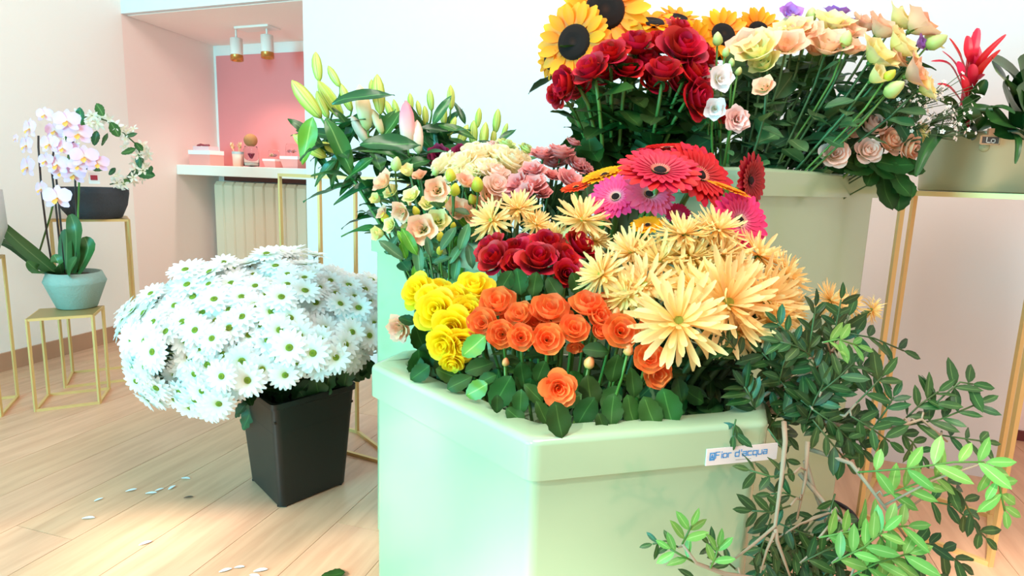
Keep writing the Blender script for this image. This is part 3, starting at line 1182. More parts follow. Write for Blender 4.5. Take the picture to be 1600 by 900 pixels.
# ------------------------------------------------------------------ lisianthus
PEACH = mat('peach_lisianthus_petal', [(0, 'd8dd8a'), (.35, 'f8d3a6'), (1, 'f9bfa0')], rough=.6, trans=.25, hue=.012, val=.08)
YELL = mat('pale_yellow_lisianthus_petal', [(0, 'c8d86a'), (.5, 'f2ea96'), (1, 'f8e6a8')], rough=.6, trans=.25, hue=.012, val=.08)
LILAC = mat('lilac_lisianthus_petal', [(0, 'c9a0d8'), (1, 'b878d8')], rough=.6, trans=.25, val=.1)
CREAM = mat('cream_rose_petal', [(0, 'f0e6a8'), (.5, 'fdf2c4'), (1, 'fff2d0')], rough=.6, trans=.4, hue=.01, val=.06)
BLUSH = mat('blush_rose_petal', [(0, 'f0e0b8'), (.5, 'fde2d0'), (1, 'ffdccf')], rough=.6, trans=.42, hue=.01, val=.06)
WHITE = mat('white_petal', [(0, 'e6e6b8'), (.4, 'f6f0ee'), (1, 'faf2f2')], rough=.6, trans=.2, val=.05)
GREENB = mat('green_bud', [(0, 'a8c65a'), (1, 'dfe9a0')], rough=.5, trans=.15, hue=.02, val=.15)
YELB = mat('yellow_bud', [(0, 'b8cc3a'), (1, 'eee04a')], rough=.5, trans=.15, hue=.02, val=.1)
LE = leafmesh('round', M_leafe)
LEB = leafmesh('round', M_leafb)


def budmesh(mt, ratio=.55):
    def mk():
        b = B().lathe([(.02, -.5), (.55 * ratio, -.42), (ratio * .95, -.2), (ratio * .9, .1), (ratio * .6, .38), (ratio * .25, .54), (.02, .6)], 8)
        b.v = [(x * (1 + .08 * math.sin(3 * math.atan2(y, x) + z * 5)), y * (1 + .08 * math.sin(3 * math.atan2(y, x) + z * 5)), z) for x, y, z in b.v]
        return b.mesh('bud', mt)
    return cached(('bud', mt.name, ratio), mk)


def bud_stem(px, py, d, lenpx, n, cont, mt, label, group, base=None, ratio=.42, leaf=None, nl=2, ls=.04, name='lisianthus_bud', cat='flower bud'):
    head = at(px, py, d)
    bs = base(head) if base else root_base(cont, head, .4)
    t = thing(name, label, cat, bs, group)
    n = Vector(n).normalized()
    L = px2m(lenpx, d) * .85
    lnk('bud', budmesh(mt, ratio), t, frame(n, RND.uniform(0, 6), L, head - bs))
    pts = stem_to(t, head, n, L * .5, .0018, M_stem)
    if leaf:
        stem_leaves(t, pts, leaf, nl, ls, .45, .95)
    return t


def c3base(h):
    x = .47 + (h.x - .55) * .22 + RND.uniform(-.015, .015)
    return Vector((x, 1.33 + (x - .47) * .75 + RND.uniform(-.02, .05), C3['fz']))


A = dict
lis3 = [(1183, 78, 1.58, 58, A(mat=YELL)), (1165, 68, 1.62, 44), (1240, 46, 1.66, 48, A(mat=YELL)), (1229, 70, 1.60, 48), (1258, 52, 1.64, 46),
        (1302, 36, 1.68, 50, A(mat=YELL)), (1295, 70, 1.60, 54), (1329, 74, 1.60, 40), (1325, 50, 1.66, 40), (1379, 45, 1.66, 50), (1435, 38, 1.66, 54),
        (1408, 31, 1.70, 48, A(mat=YELL)), (1372, 86, 1.58, 56, A(mat=YELL)), (1408, 71, 1.60, 52, A(mat=YELL)), (1402, 92, 1.60, 34), (1368, 121, 1.52, 38, A(mat=YELL, kind='lisiclosed')),
        (1430, 114, 1.56, 50), (1448, 137, 1.56, 40, A(mat=YELL)), (1194, 100, 1.58, 40, A(mat=YELL)), (1352, 38, 1.7, 40), (1194, 136, 1.50, 30), (1206, 60, 1.66, 40, A(mat=YELL)), (1275, 78, 1.66, 34), (1455, 60, 1.68, 34, A(mat=YELL))]
T3 = bunch('lisianthus', 'lisianthus', 'peach and yellow lisianthus in the tall container', 'pale lisianthus in the tall container', lis3, C3, 'lisi', PEACH, 1290, 150, 150, M_leafe,
           .0022, front=.75, up=.35, leaf=LE, nleaf=9, lsize=.06, sepal=(True, M_stem), base=c3base, t0=.3, t1=.92, grow=1.22)
lil = [(1235, 21, 1.70, 36, A(n=(0, -.7, .5), label='lilac lisianthus standing tallest beside the rightmost sunflower')), (1307, 20, 1.76, 40, A(n=(.1, -.2, 1), label='lilac lisianthus opening upwards above the peach blooms')),
       (1344, 34, 1.76, 30, A(n=(.1, -.3, 1), label='small lilac lisianthus half hidden behind peach blooms')), (1439, 68, 1.64, 26, A(n=(.5, -.7, .3), label='lilac lisianthus bloom at the right of the bunch'))]
bunch('lisianthus', 'lisianthus', 'lilac lisianthus', '', lil, C3, 'lisi', LILAC, 1290, 150, 150, M_leafe, .0022, sepal=(True, M_stem), base=c3base, leaf=LE, nleaf=3, lsize=.05)
for (px, py, d, l, n, lab) in ((1267, 25, 1.72, 24, (.05, -.1, 1), 'pale green bud standing between the lilac blooms'), (1121, 62, 1.56, 22, (-.1, -.2, 1), 'pale yellow bud in front of the sunflower disc'),
                               (1134, 82, 1.54, 16, (.1, -.3, 1), 'small green bud under the pale yellow bud'), (1462, 66, 1.62, 32, (.7, -.3, .5), 'pale green bud at the right edge of the bunch'),
                               (1396, 140, 1.50, 34, (.4, -.6, .5), 'round cream bud on the right of the tall bunch'), (1322, 62, 1.58, 26, (.0, -.3, 1), 'green bud among the peach lisianthus tops'),
                               (1390, 118, 1.50, 22, (.2, -.6, .5), 'small green yellow bud beside the cream bud'), (1154, 112, 1.54, 14, (.2, -.3, 1), 'tiny green bud beside the white blooms'), (1143, 98, 1.54, 14, (-.2, -.3, 1), 'tiny green bud above the white blooms')):
    bud_stem(px, py, d, l, n, C3, GREENB if px != 1390 else YELB, lab, 'green buds of the tall bunch', c3base, leaf=LE, nl=2)
# carnation and alstroemeria low on the left of the bunch
M_pinkc = mat('pink_carnation_petal', [(0, 'f2b8b0'), (1, 'f9cdc4')], rough=.7, trans=.2, val=.08)
bunch('carnation', 'carnation', None, '', [(1152, 186, 1.44, 34, A(n=(.1, -.95, .1), label='pale pink carnation low on the left of the tall bunch'))], C3, 'ruffle', M_pinkc, 0, 0, 100, M_stem, .0022,
      sepal=(True, M_stem), base=c3base)
bunch('white_bloom', 'flower', 'white blooms beside the red roses', '', [(1126, 122, 1.5, 40, A(n=(.2, -.9, .0), label='upper white trumpet shaped bloom beside the red roses')),
      (1117, 170, 1.5, 34, A(n=(-.1, -.9, -.2), label='lower white bloom beside the red roses')), (1112, 128, 1.54, 30, A(n=(-.5, -.8, 0), label='white bloom half hidden by the upper trumpet bloom'))],
      C3, 'lisi', WHITE, 0, 0, 100, M_stem, .002, base=c3base, leaf=LE, nleaf=4, lsize=.05)
# pale roses hanging over the right corner
pale = [(1304, 241, 1.60, 42, A(n=(-.2, -.85, .25))), (1362, 198, 1.66, 46, A(n=(.1, -.6, .6), kind='rosebud')), (1325, 206, 1.68, 34, A(n=(-.2, -.6, .6))), (1355, 236, 1.62, 40, A(n=(.0, -.8, .3))),
        (1389, 222, 1.66, 44, A(n=(.3, -.7, .4), mat=PEACH)), (1420, 232, 1.66, 44, A(n=(.5, -.8, -.1), mat=PEACH)), (1440, 209, 1.68, 34, A(n=(.5, -.7, .3), mat=YELL)), (1278, 260, 1.70, 28, A(n=(-.5, -.6, .3), kind='rosebud', mat=WHITE))]
crn = Vector((.55, 1.45, C3['fz']))
LRd = LR
PT = bunch('pale_rose', 'rose', 'pale roses over the right corner', 'pale blush rose at the tall container right corner', pale, C3, 'rose', BLUSH, 1350, 220, 100, M_stem, .0026,
           sepal=(False, M_leaf), base=lambda h: crn + Vector((RND.uniform(-.04, .04), RND.uniform(-.03, .03), 0)), leaf=None)


def pix_leaf(root, mesh, px, py, d, lpx, ang, tilt=0.3, face=1.0, sy=None):
    """a leaf centred at a pixel, pointing at screen angle ang (degrees, up = 90)."""
    a = math.radians(ang)
    c = at(px, py, d)
    dr = (RGT * math.cos(a) + UPV * math.sin(a) - FWD * tilt * RND.uniform(-.6, 1)).normalized()
    L = px2m(lpx, d)
    nrm = -FWD * face + Vector((RND.uniform(-.4, .4), 0, .5 + RND.uniform(-.2, .3)))
    p = c - dr * L * .5 - root.location
    return lnk('leaf', mesh, root, axes(dr, nrm, L, p, sy))


for i, (px, py, l, a) in enumerate(((1342, 262, 56, 200), (1372, 262, 60, -40), (1395, 258, 62, -10), (1383, 300, 60, -80), (1404, 285, 54, -60), (1405, 308, 46, -100), (1352, 248, 40, 30), (1418, 262, 50, -20),
                                    (1330, 255, 44, 170), (1360, 275, 40, -120), (1310, 262, 40, 190), (1420, 295, 30, -75))):
    pix_leaf(PT[i % len(PT)], LR2, px, py, 1.64, l, a, tilt=.1)
for i in range(120):          # leafy filling of the tall bunch
    px = RND.uniform(1120, 1425)
    py = RND.uniform(95, 255) if px < 1330 else RND.uniform(105, 225)
    pix_leaf(T3[i % len(T3)], LE if i % 3 else LR2, px, py, RND.uniform(1.66, 1.85), RND.uniform(40, 62), RND.uniform(0, 180), tilt=.4)
for i in range(60):
    px = RND.uniform(905, 1115)
    py = RND.uniform(145, 262)
    pix_leaf(R3[i % len(R3)], LR2 if i % 2 else LR, px, py, RND.uniform(1.58, 1.80), RND.uniform(48, 72), RND.uniform(-160, 160), tilt=.4)
# waxflower sprigs
M_wax = mat('waxflower_petal', [(0, 'b86a72'), (.3, 'f6efe4'), (1, 'f8f2ea')], rough=.6, trans=.15)
tiny = B()
for i in range(5):
    tiny.merge(petal(1, .8, .3, .2, nu=2, nv=2), rz(i * 2 * PI / 5))
for i, (px, py) in enumerate(((1400, 150), (1430, 160), (1455, 150), (1470, 180), (1440, 190), (1482, 200), (1410, 175))):
    head = at(px, py, 1.66)
    bs = c3base(head)
    t = thing('waxflower_sprig', f'sprig of tiny white waxflowers behind the pale roses, {ORD[i]} built outward', 'sprig', bs, 'waxflower sprigs')
    t['label'] = 'thin sprig of tiny white waxflowers at the right of the tall bunch'
    pts = stem_to(t, head, Vector((.5, -.3, .6)).normalized(), 0, .0013, M_stemd)
    fb, tb = B(), B()
    h = pts[-1]
    for k in range(22):
        v = Vector((RND.gauss(.3, .5), RND.gauss(-.1, .5), RND.gauss(.1, .5))) * .045
        tb.tube([h - Vector((.02, 0, .02)), h + v], .0008, 3)
        fb.merge(tiny, frame(v + Vector((0, -.03, .02)), 0, RND.uniform(.0035, .006), h + v))
    stuff(obj('tiny_flowers', fb, M_wax, t))
    stuff(obj('twigs', tb, M_stemd, t))

# ------------------------------------------------------------------ lilies
LL = leafmesh('lance', M_leafl)
LBl = leafmesh('blade', M_leafl)
LBf = leafmesh('lance', M_leafb)
M_lilyg = mat('lily_bud_green', [(0, '8cb13e'), (.15, 'dbe27c'), (.45, 'c6d65a'), (1, '9dbb42')], axis='u', rough=.45, trans=.12, hue=.012, val=.1)
M_lilyp = mat('lily_bud_pink', [(0, 'd8dcae'), (.4, 'f0b8b4'), (.8, 'e4899a'), (1, 'd98a90')], rough=.45, trans=.12)
M_lilyc = mat('lily_bud_cream', [(0, 'b4c878'), (.4, 'f0e0b0'), (1, 'f4d4a8')], rough=.45, trans=.12)
M_lilyw = mat('lily_bud_blush', [(0, 'c0cc88'), (.4, 'f2d8c0'), (1, 'eec0ae')], rough=.45, trans=.12)


def lilybud(mt):
    def mk():
        b = B()
        prof = [(.04, 0), (.11, .1), (.155, .3), (.17, .5), (.15, .72), (.085, .9), (.014, 1.0)]
        n = 12
        for k, (r, z) in enumerate(prof):
            for i in range(n):
                th_ = 2 * PI * i / n
                rr2 = r * (1 + .13 * math.cos(3 * th_))
                u = .5 + .5 * math.cos(3 * th_) if mt is M_lilyg else .5
                b.add((rr2 * math.cos(th_), rr2 * math.sin(th_), z), ((i % 4) / 4 if mt is M_lilyg else .5, z))
        for k in range(len(prof) - 1):
            for i in range(n):
                j = (i + 1) % n
                b.f.append((k * n + i, k * n + j, k * n + n + j, k * n + n + i))
        b.f.append(tuple(range(n))[::-1])
        return b.mesh('bud', mt)
    return cached(('lily', mt.name), mk)


def sdir(ang, toward=.15):
    a = math.radians(ang)
    return (RGT * math.cos(a) + UPV * math.sin(a) - FWD * toward).normalized()


# each stem: label, top pixel/depth, buds (cx, cy, length px, screen angle, material), leaves
G_, P_, C_, W_ = M_lilyg, M_lilyp, M_lilyc, M_lilyw
lily = [
    ('tallest lily stem on the left with green buds reaching highest', (512, 190, 1.78), [(496, 104, 44, 97, G_), (522, 119, 36, 120, G_), (516, 155, 62, 122, G_), (504, 163, 42, 112, G_), (541, 152, 42, 110, G_)]),
    ('leftmost lily stem with big green bud across the coral panel', (505, 205, 1.72), [(479, 155, 66, 127, G_), (484, 228, 58, 146, G_), (515, 231, 36, 155, G_)]),
    ('lily stem with tall cream bud left of the pink buds', (570, 210, 1.74), [(568, 168, 68, 100, C_), (592, 147, 58, 94, G_), (589, 190, 40, 112, C_), (563, 203, 48, 122, W_)]),
    ('lily stem with the large pink bud', (645, 240, 1.70), [(636, 194, 70, 92, P_), (653, 214, 50, 92, W_)]),
    ('lily stem with short green buds behind the pink bud', (622, 200, 1.86), [(608, 172, 30, 110, G_), (619, 170, 30, 105, G_), (641, 160, 28, 92, G_), (580, 135, 22, 85, G_)]),
    ('lily stem with mid green buds right of the pink bud', (668, 205, 1.82), [(654, 169, 24, 100, G_), (673, 156, 32, 94, G_), (664, 181, 30, 92, G_)]),
    ('lily stem with a lone tall green bud', (696, 210, 1.80), [(704, 152, 36, 90, G_), (694, 180, 32, 88, G_), (707, 197, 30, 70, G_)]),
    ('lily stem right of centre among short green buds', (735, 235, 1.80), [(747, 184, 30, 82, G_), (740, 209, 40, 88, G_), (723, 214, 40, 66, G_), (757, 212, 42, 84, G_)]),
    ('rightmost lily stem with small green buds', (775, 235, 1.82), [(776, 189, 36, 82, G_), (771, 216, 28, 84, G_), (789, 203, 22, 70, G_), (784, 219, 26, 80, G_), (700, 215, 26, 95, G_)]),
]
LS = []
for i, (lab, (px, py, d), buds) in enumerate(lily):
    top = at(px, py, d)
    bs = Vector((-.19 + .10 * i / 8 + RND.uniform(-.01, .01), 1.38 + RND.uniform(-.015, .02), C2['fz']))
    t = thing('lily_stem', lab, 'lily', bs, 'lily stems with closed buds')
    e = top - bs
    pts = bez(Vector((0, 0, 0)), Vector((e.x * .25, e.y * .25, e.z * .45)), Vector((e.x * .7, e.y * .7, e.z * .75)), e, 9)
    obj('stem', B().tube(pts, [.005] * 6 + [.004, .0035, .003], 6), M_stem, t)
    for (bx_, by, l, a, mt) in buds:
        L = px2m(l, d)
        c = at(bx_, by, d - .02)
        dr = sdir(a, RND.uniform(0, .3))
        q = c - dr * L * .5 - bs
        o = lnk('bud', lilybud(mt), t, frame(dr, RND.uniform(0, 6), L, q))
        lnk('bud_stalk', B().tube(bez(e * .985, e + (q - e) * .3, q - dr * L * .3, q, 5), .0022, 5).mesh('bud_stalk', M_stem), t)
        if mt is P_:
            o['label'] = 'large pink bud'
    stem_leaves(t, pts, LL, 12, .12, .42, .99, -.2)
    stem_leaves(t, pts, LBl, 4, .11, .6, .95, .2)
    LS.append(t)
for (k, me, px, py, d, l, a, sy) in ((0, LBl, 532, 228, 1.62, 92, -62, None), (2, LBl, 610, 222, 1.58, 92, 8, None), (1, LBf, 479, 220, 1.64, 76, -108, None), (1, LL, 482, 205, 1.66, 70, -30, None), (0, LL, 505, 265, 1.68, 60, 215, None),
                                     (0, LL, 520, 262, 1.68, 70, 240, None), (1, LL, 500, 205, 1.7, 70, 160, None), (2, LBl, 560, 262, 1.62, 60, -150, None), (3, LBl, 640, 255, 1.64, 70, 190, None), (2, LL, 560, 145, 1.66, 90, 20, None),
                                     (3, LBl, 700, 235, 1.72, 60, 20, None), (4, LBl, 610, 195, 1.72, 60, 60, None), (5, LL, 690, 170, 1.7, 56, 60, None), (6, LL, 715, 200, 1.72, 60, -8, None), (7, LL, 745, 225, 1.74, 46, 30, None), (8, LL, 790, 210, 1.76, 44, 50, None), (5, LBl, 675, 215, 1.76, 54, -70, None), (7, LL, 720, 175, 1.8, 40, 110, None), (0, LBl, 548, 205, 1.74, 70, 250, None), (1, LBl, 520, 215, 1.74, 80, 200, None)):
    pix_leaf(LS[k], leafmesh('blade', M_leafb) if me is LBf else me, px, py, d, l, a, sy=px2m(l, d) * (1.1 if me is LBl else 1.35))
for i in range(26):
    pix_leaf(LS[i % 9], (LBl, LL, LL)[i % 3], RND.uniform(490, 700), RND.uniform(185, 268), RND.uniform(1.74, 1.86), RND.uniform(56, 84), RND.uniform(-60, 240), tilt=.4, sy=.085)
M_mag = mat('magenta_petal', [(0, '4a0626'), (1, '8a1048')], rough=.6, trans=.1)
c2base = lambda h: Vector((-.02 + (h.x + .1) * .3, 1.30 + (h.y - 1.3) * .25, C2['fz']))
bunch('dark_carnation', 'carnation', 'dark magenta carnations', '', [(684, 243, 1.68, 32, A(n=(-.2, -.8, .3), label='dark magenta carnation below the pink lily bud')),
                                                                  (722, 240, 1.68, 28, A(n=(.2, -.8, .3), label='dark magenta carnation behind the cream roses'))], C2, 'ruffle', M_mag, 0, 0, 1, M_stem, base=c2base)

# ------------------------------------------------------------------ middle container: lisianthus, cream roses, carnations
lisl = [(599, 284, 1.50, 40), (683, 297, 1.36, 42, A(n=(.0, -.92, .2))), (628, 331, 1.42, 36, A(n=(-.4, -.7, -.2))), (660, 357, 1.34, 50, A(n=(-.1, -.9, .2))), (685, 345, 1.38, 38, A(mat=YELL)), (644, 306, 1.46, 32, A(mat=YELL)),
        (638, 269, 1.50, 34, A(mat=YELL, kind='lisiclosed')), (728, 284, 1.46, 40), (713, 326, 1.44, 40), (735, 338, 1.44, 32), (764, 306, 1.46, 44), (776, 286, 1.52, 34), (589, 312, 1.54, 28, A(mat=YELL, kind='lisiclosed')),
        (593, 365, 1.50, 34, A(mat=YELL, kind='lisiclosed')), (612, 300, 1.52, 28, A(mat=YELL)), (700, 318, 1.46, 28, A(mat=YELL)), (655, 275, 1.54, 26), (746, 320, 1.5, 30), (610, 352, 1.48, 28, A(mat=YELL)), (640, 352, 1.48, 26, A(mat=YELL)), (598, 332, 1.5, 24), (668, 318, 1.46, 26, A(mat=YELL)), (704, 300, 1.44, 24, A(mat=YELL, kind='lisiclosed'))]
c2bl = lambda h: Vector((-.13 + (h.x + .15) * .35 + RND.uniform(-.012, .012), 1.235 + RND.uniform(-.012, .012), C2['fz']))
TL = bunch('lisianthus', 'lisianthus', 'peach and yellow lisianthus in the middle container', 'lisianthus at the left of the middle container', lisl, C2, 'lisi', PEACH, 680, 360, 110, M_leafe, .002, front=.75, up=.2,
           leaf=LE, nleaf=3, lsize=.045, sepal=(True, M_stem), base=c2bl, t0=.5)
for (px, py, d, l, lab) in ((619, 257, 1.5, 26, 'pale green bud topping the left lisianthus'), (704, 274, 1.4, 24, 'yellow bud right of the open peach bloom'), (711, 297, 1.4, 24, 'yellow green bud under the upper yellow bud'), (746, 289, 1.42, 28, 'round green yellow bud among peach blooms'),
                            (688, 370, 1.36, 18, 'small yellow bud under the yellow lisianthus'), (687, 392, 1.36, 16, 'lowest small yellow bud of the bunch'), (708, 353, 1.4, 14, 'tiny yellow bud beside the back spider blooms'), (650, 330, 1.44, 18, 'little yellow bud between peach blooms'), (601, 340, 1.5, 20, 'green bud on the left edge of the bunch'), (738, 312, 1.46, 20, 'green bud in front of the cream roses'), (680, 268, 1.5, 16, 'little green bud before the dark magenta carnation')):
    bud_stem(px, py, d, l, (RND.uniform(-.3, .3), -.4, .9), C2, YELB if py > 290 or px > 690 else GREENB, lab, 'buds of the middle bunch', c2bl, leaf=LE, nl=1)
for i, (px, py, l, a, me) in enumerate(((640, 378, 52, -60, LEB), (612, 390, 54, -35, LE), (654, 405, 52, -85, LE), (700, 372, 50, 60, LE), (628, 372, 30, 120, LEB), (690, 406, 34, 20, LE), (712, 396, 42, 60, LE), (670, 385, 36, 100, LE), (725, 370, 50, 70, LE), (650, 432, 40, -80, LEB), (735, 400, 46, 100, LE), (712, 420, 44, 80, LE))):
    pix_leaf(TL[i % len(TL)], me, px, py, 1.32, l * .92, a, sy=px2m(l, 1.32) * .62)
for i in range(22):
    pix_leaf(TL[i % len(TL)], (LEB, LE, LE)[i % 3], RND.uniform(598, 735), RND.uniform(330, 425), RND.uniform(1.42, 1.55), RND.uniform(26, 40), RND.uniform(30, 150), sy=.03)
cream = [(694, 258, 1.60, 44), (722, 256, 1.56, 48), (749, 245, 1.60, 50), (757, 264, 1.52, 44), (781, 244, 1.60, 46), (797, 254, 1.56, 46), (815, 253, 1.60, 40), (738, 236, 1.66, 36), (790, 228, 1.66, 30, A(mat=GREENB)),
         (772, 230, 1.66, 26, A(mat=M_pinkc)), (822, 235, 1.64, 26, A(mat=GREENB)), (775, 272, 1.50, 40, A(mat=BLUSH)), (775, 290, 1.46, 34, A(mat=BLUSH)), (736, 272, 1.52, 38), (806, 270, 1.56, 36), (712, 272, 1.54, 36)]
bunch('cream_rose', 'rose', 'cream roses in the middle container', 'cream rose in the dome right of the lilies', cream, C2, 'rose', CREAM, 760, 290, 70, M_stem, .0024, front=.5, up=.5, leaf=LR, nleaf=2, lsize=.04,
      sepal=(False, M_leaf), base=c2base, grow=1.12)
M_carn = mat('salmon_carnation_petal', [(0, 'c05a66'), (.5, 'e08a88'), (1, 'ee9f9a')], rough=.7, trans=.2, hue=.008, val=.1)
carn = [(807, 288, 1.46, 40), (832, 266, 1.48, 38), (834, 288, 1.44, 38), (848, 241, 1.54, 36, A(n=(0, -.3, 1))), (876, 238, 1.54, 42, A(n=(.1, -.2, 1))), (892, 282, 1.48, 42), (863, 274, 1.50, 26, A(n=(.2, -.4, .8))), (902, 258, 1.54, 34),
        (896, 222, 1.56, 22, A(n=(.4, -.2, 1), label='small dusty carnation standing clear against the white wall')), (918, 264, 1.54, 24), (866, 254, 1.56, 34), (820, 300, 1.42, 30), (848, 300, 1.48, 26)]
CA = bunch('salmon_carnation', 'carnation', 'salmon carnations', 'salmon frilled carnation in the middle container', carn, C2, 'ruffle', M_carn, 855, 300, 80, M_leafe, .0022, front=.55, up=.55,
      leaf=leafmesh('lance', M_leafe), nleaf=3, lsize=.05, sepal=(True, M_leafe), base=c2base, neck=.5)

for i in range(30):
    pix_leaf(CA[i % len(CA)], (leafmesh('lance', M_leafe), LR)[i % 2], RND.uniform(790, 930), RND.uniform(296, 350), RND.uniform(1.50, 1.60), RND.uniform(40, 60), RND.uniform(40, 140), sy=.06)
# ------------------------------------------------------------------ gerberas
GRING = (.10, .34)


def gerbera_meshes(col, ring, name):
    mt = mat(name, col, rough=.5, trans=.2, hue=.006, val=.1)
    mr = mat(name + '_inner', ring, rough=.7, trans=.1)
    md = mat('gerbera_disc', '2a120e', rough=.9, bump=.8, bscale=300)
    p = petal(.72, .27, .16, -.02, cup=.2, nu=2, nv=5, widest=.62, shape=.55, r0=.28).mesh('petal', mt)
    b = B()
    for i in range(22):
        b.merge(petal(.52, .22, .3, .08, cup=.25, nu=2, nv=4, widest=.6, shape=.55, r0=.2), rz(i * 2 * PI / 22 + .1) @ Matrix.Translation((0, 0, .03)))
    inner = b.mesh('inner_petals', mt)
    b = B()
    for i in range(26):
        b.merge(petal(.2, .06, .7, .3, nu=1, nv=2, r0=.14), rz(i * 2 * PI / 26))
    fr = b.mesh('fringe', mr)
    disc = B().lathe([(.20, .0), (.21, .05), (.13, .10), (.001, .08)], 18).mesh('disc', md)
    back = B().lathe([(.001, -.16), (.06, -.14), (.20, -.04), (.3, .0)], 14).mesh('green_bracts', M_stem)
    return p, inner, fr, disc, back


GB = {'red': gerbera_meshes([(0, 'b00a20'), (1, 'de1230')], [(0, 'c01020'), (1, 'f0a080')], 'red_gerbera_petal'),
      'pink': gerbera_meshes([(0, 'fcb4b8'), (.3, 'ff7a9e'), (1, 'ff6492')], [(0, 'f0a080'), (1, 'f8d0b0')], 'pink_gerbera_petal'),
      'mag': gerbera_meshes([(0, 'f08aa8'), (.35, 'f23c7e'), (1, 'f42e78')], [(0, 'f0a080'), (1, 'f8c0b0')], 'magenta_gerbera_petal'),
      'yel': gerbera_meshes([(0, 'f0900a'), (1, 'ffae10')], [(0, 'f08010'), (1, 'ffb040')], 'yellow_gerbera_petal'),
      'ora': gerbera_meshes([(0, 'e02a0a'), (1, 'ff4a12')], [(0, 'e06010'), (1, 'ffa040')], 'orange_gerbera_petal'),
      'dred': gerbera_meshes([(0, '80061a'), (1, 'b00c24')], [(0, '80061a'), (1, 'a02030')], 'dark_red_gerbera_petal')}
gerb = [(1031, 268, 1.26, 132, (-.02, -.52, .85), 'red', 'big red gerbera with dark eye tilted towards the viewer'),
        (1093, 274, 1.34, 126, (.35, -.65, .55), 'red', 'red gerbera overlapped by the big dark eyed one'),
        (1042, 234, 1.42, 92, (-.1, -.15, 1), 'red', 'red gerbera seen edge on at the top of the group'),
        (1172, 282, 1.30, 88, (.66, -.75, .05), 'dred', 'dark red gerbera turned right against the tall container'),
        (945, 274, 1.40, 76, (-.35, -.22, .95), 'yel', 'golden gerbera seen edge on beside the salmon carnations'),
        (1138, 297, 1.24, 72, (.3, -.18, 1), 'yel', 'golden gerbera seen edge on under the red ones'),
        (962, 308, 1.32, 84, (-.35, -.75, .6), 'mag', 'magenta gerbera on the left of the gerbera group'),
        (1014, 304, 1.28, 84, (.1, -.75, .65), 'pink', 'bright pink gerbera directly under the big red one'),
        (1012, 352, 1.22, 56, (-.2, -.4, .9), 'yel', 'small golden gerbera low behind the cream spider blooms'),
        (1155, 346, 1.22, 104, (.35, -.85, .35), 'mag', 'large magenta gerbera on the right over the cream blooms'),
        (900, 293, 1.40, 50, (-.3, -.25, .95), 'ora', 'orange red gerbera edge on beside the back spider bloom'),
        (1058, 334, 1.34, 44, (.0, -.6, .6), 'mag', 'dark shaded magenta gerbera hidden between the stems'),
        (1172, 318, 1.34, 60, (.6, -.5, .5), 'yel', 'golden gerbera mostly hidden behind the large magenta one')]
for (px, py, d, dia, n, col, lab) in gerb:
    head = at(px, py, d)
    n = Vector(n).normalized()
    bs = Vector((.16 + (head.x - .2) * .6, 1.16 + (head.y - 1.0) * .3, C2['fz']))
    bs.x = min(bs.x, .30)
    t = thing('gerbera', lab, 'gerbera', bs, 'gerberas')
    R_ = px2m(dia, d) / 2
    F0 = frame(n, RND.uniform(0, 6), R_, head - bs)
    p, inner, fr, disc, back = GB[col]
    for k in range(26):
        lnk('petal', p, t, F0 @ rz(k * 2 * PI / 26 + RND.uniform(-.05, .05)) @ Matrix.Diagonal((RND.uniform(.94, 1.04), 1, RND.uniform(.5, 1.5), 1)))
    stuff(lnk('inner_petals', inner, t, F0))
    FD = F0 @ Matrix.Diagonal((.72, .72, 1, 1))
    stuff(lnk('fringe', fr, t, FD))
    lnk('disc', disc, t, FD)
    lnk('green_bracts', back, t, F0)
    stem_to(t, head, n, R_ * .12, .0042, M_stem, bend=.6)

# ------------------------------------------------------------------ spider chrysanthemums
M_spid = mat('cream_spider_petal', [(0, 'fbca58'), (.35, 'ffd98a'), (1, 'ffe2a0')], rough=.6, trans=.38, hue=.01, val=.07)
M_spc = mat('spider_centre', 'b9c24a', rough=.8, bump=.6, bscale=300)
SP = [petal(1, .13, .1, -.05, cup=.45, nu=2, nv=6, widest=.78, shape=.5, hook=.5, r0=.05).mesh('petal', M_spid),
      petal(.86, .12, .45, .25, cup=.5, nu=2, nv=6, widest=.75, shape=.5, hook=.7, r0=.05).mesh('petal', M_spid),
      petal(.62, .11, .85, .65, cup=.5, nu=2, nv=5, widest=.7, shape=.5, hook=.6, r0=.04).mesh('petal', M_spid),
      petal(.98, .13, -.15, -.55, cup=.4, nu=2, nv=6, widest=.78, shape=.5, hook=-.8, r0=.05).mesh('petal', M_spid)]
SPB = [petal(1, .13, .1, -.05, cup=.45, nu=2, nv=5, widest=.78, shape=.5, hook=.5, r0=.05), petal(.86, .12, .45, .25, cup=.5, nu=2, nv=5, widest=.75, shape=.5, hook=.7, r0=.05),
       petal(.62, .11, .85, .65, cup=.5, nu=2, nv=4, widest=.7, shape=.5, hook=.6, r0=.04), petal(.98, .13, -.15, -.55, cup=.4, nu=2, nv=5, widest=.78, shape=.5, hook=-.8, r0=.05)]
SPD = B().lathe([(.10, .0), (.11, .05), (.07, .1), (.001, .11)], 14).mesh('flower_centre', M_spc)
SPG = B().lathe([(.001, -.14), (.1, -.1), (.16, -.02), (.1, .02)], 10).mesh('green_bracts', M_stem)
RINGS = ((22, 0), (20, 1), (16, 2), (16, 3))
SPJ = []
for v in range(3):
    b = B()
    for (cnt, k) in RINGS:
        for i in range(cnt):
            s = RND.uniform(.85, 1.05)
            b.merge(SPB[k], rz(i * 2 * PI / cnt + k * .2 + RND.uniform(-.14, .14)) @ Matrix.Rotation(RND.uniform(-.3, .22), 4, 'Y') @ Matrix.Diagonal((s, s, s * RND.uniform(.7, 1.4), 1)))
    SPJ.append(b.mesh('petals', M_spid))
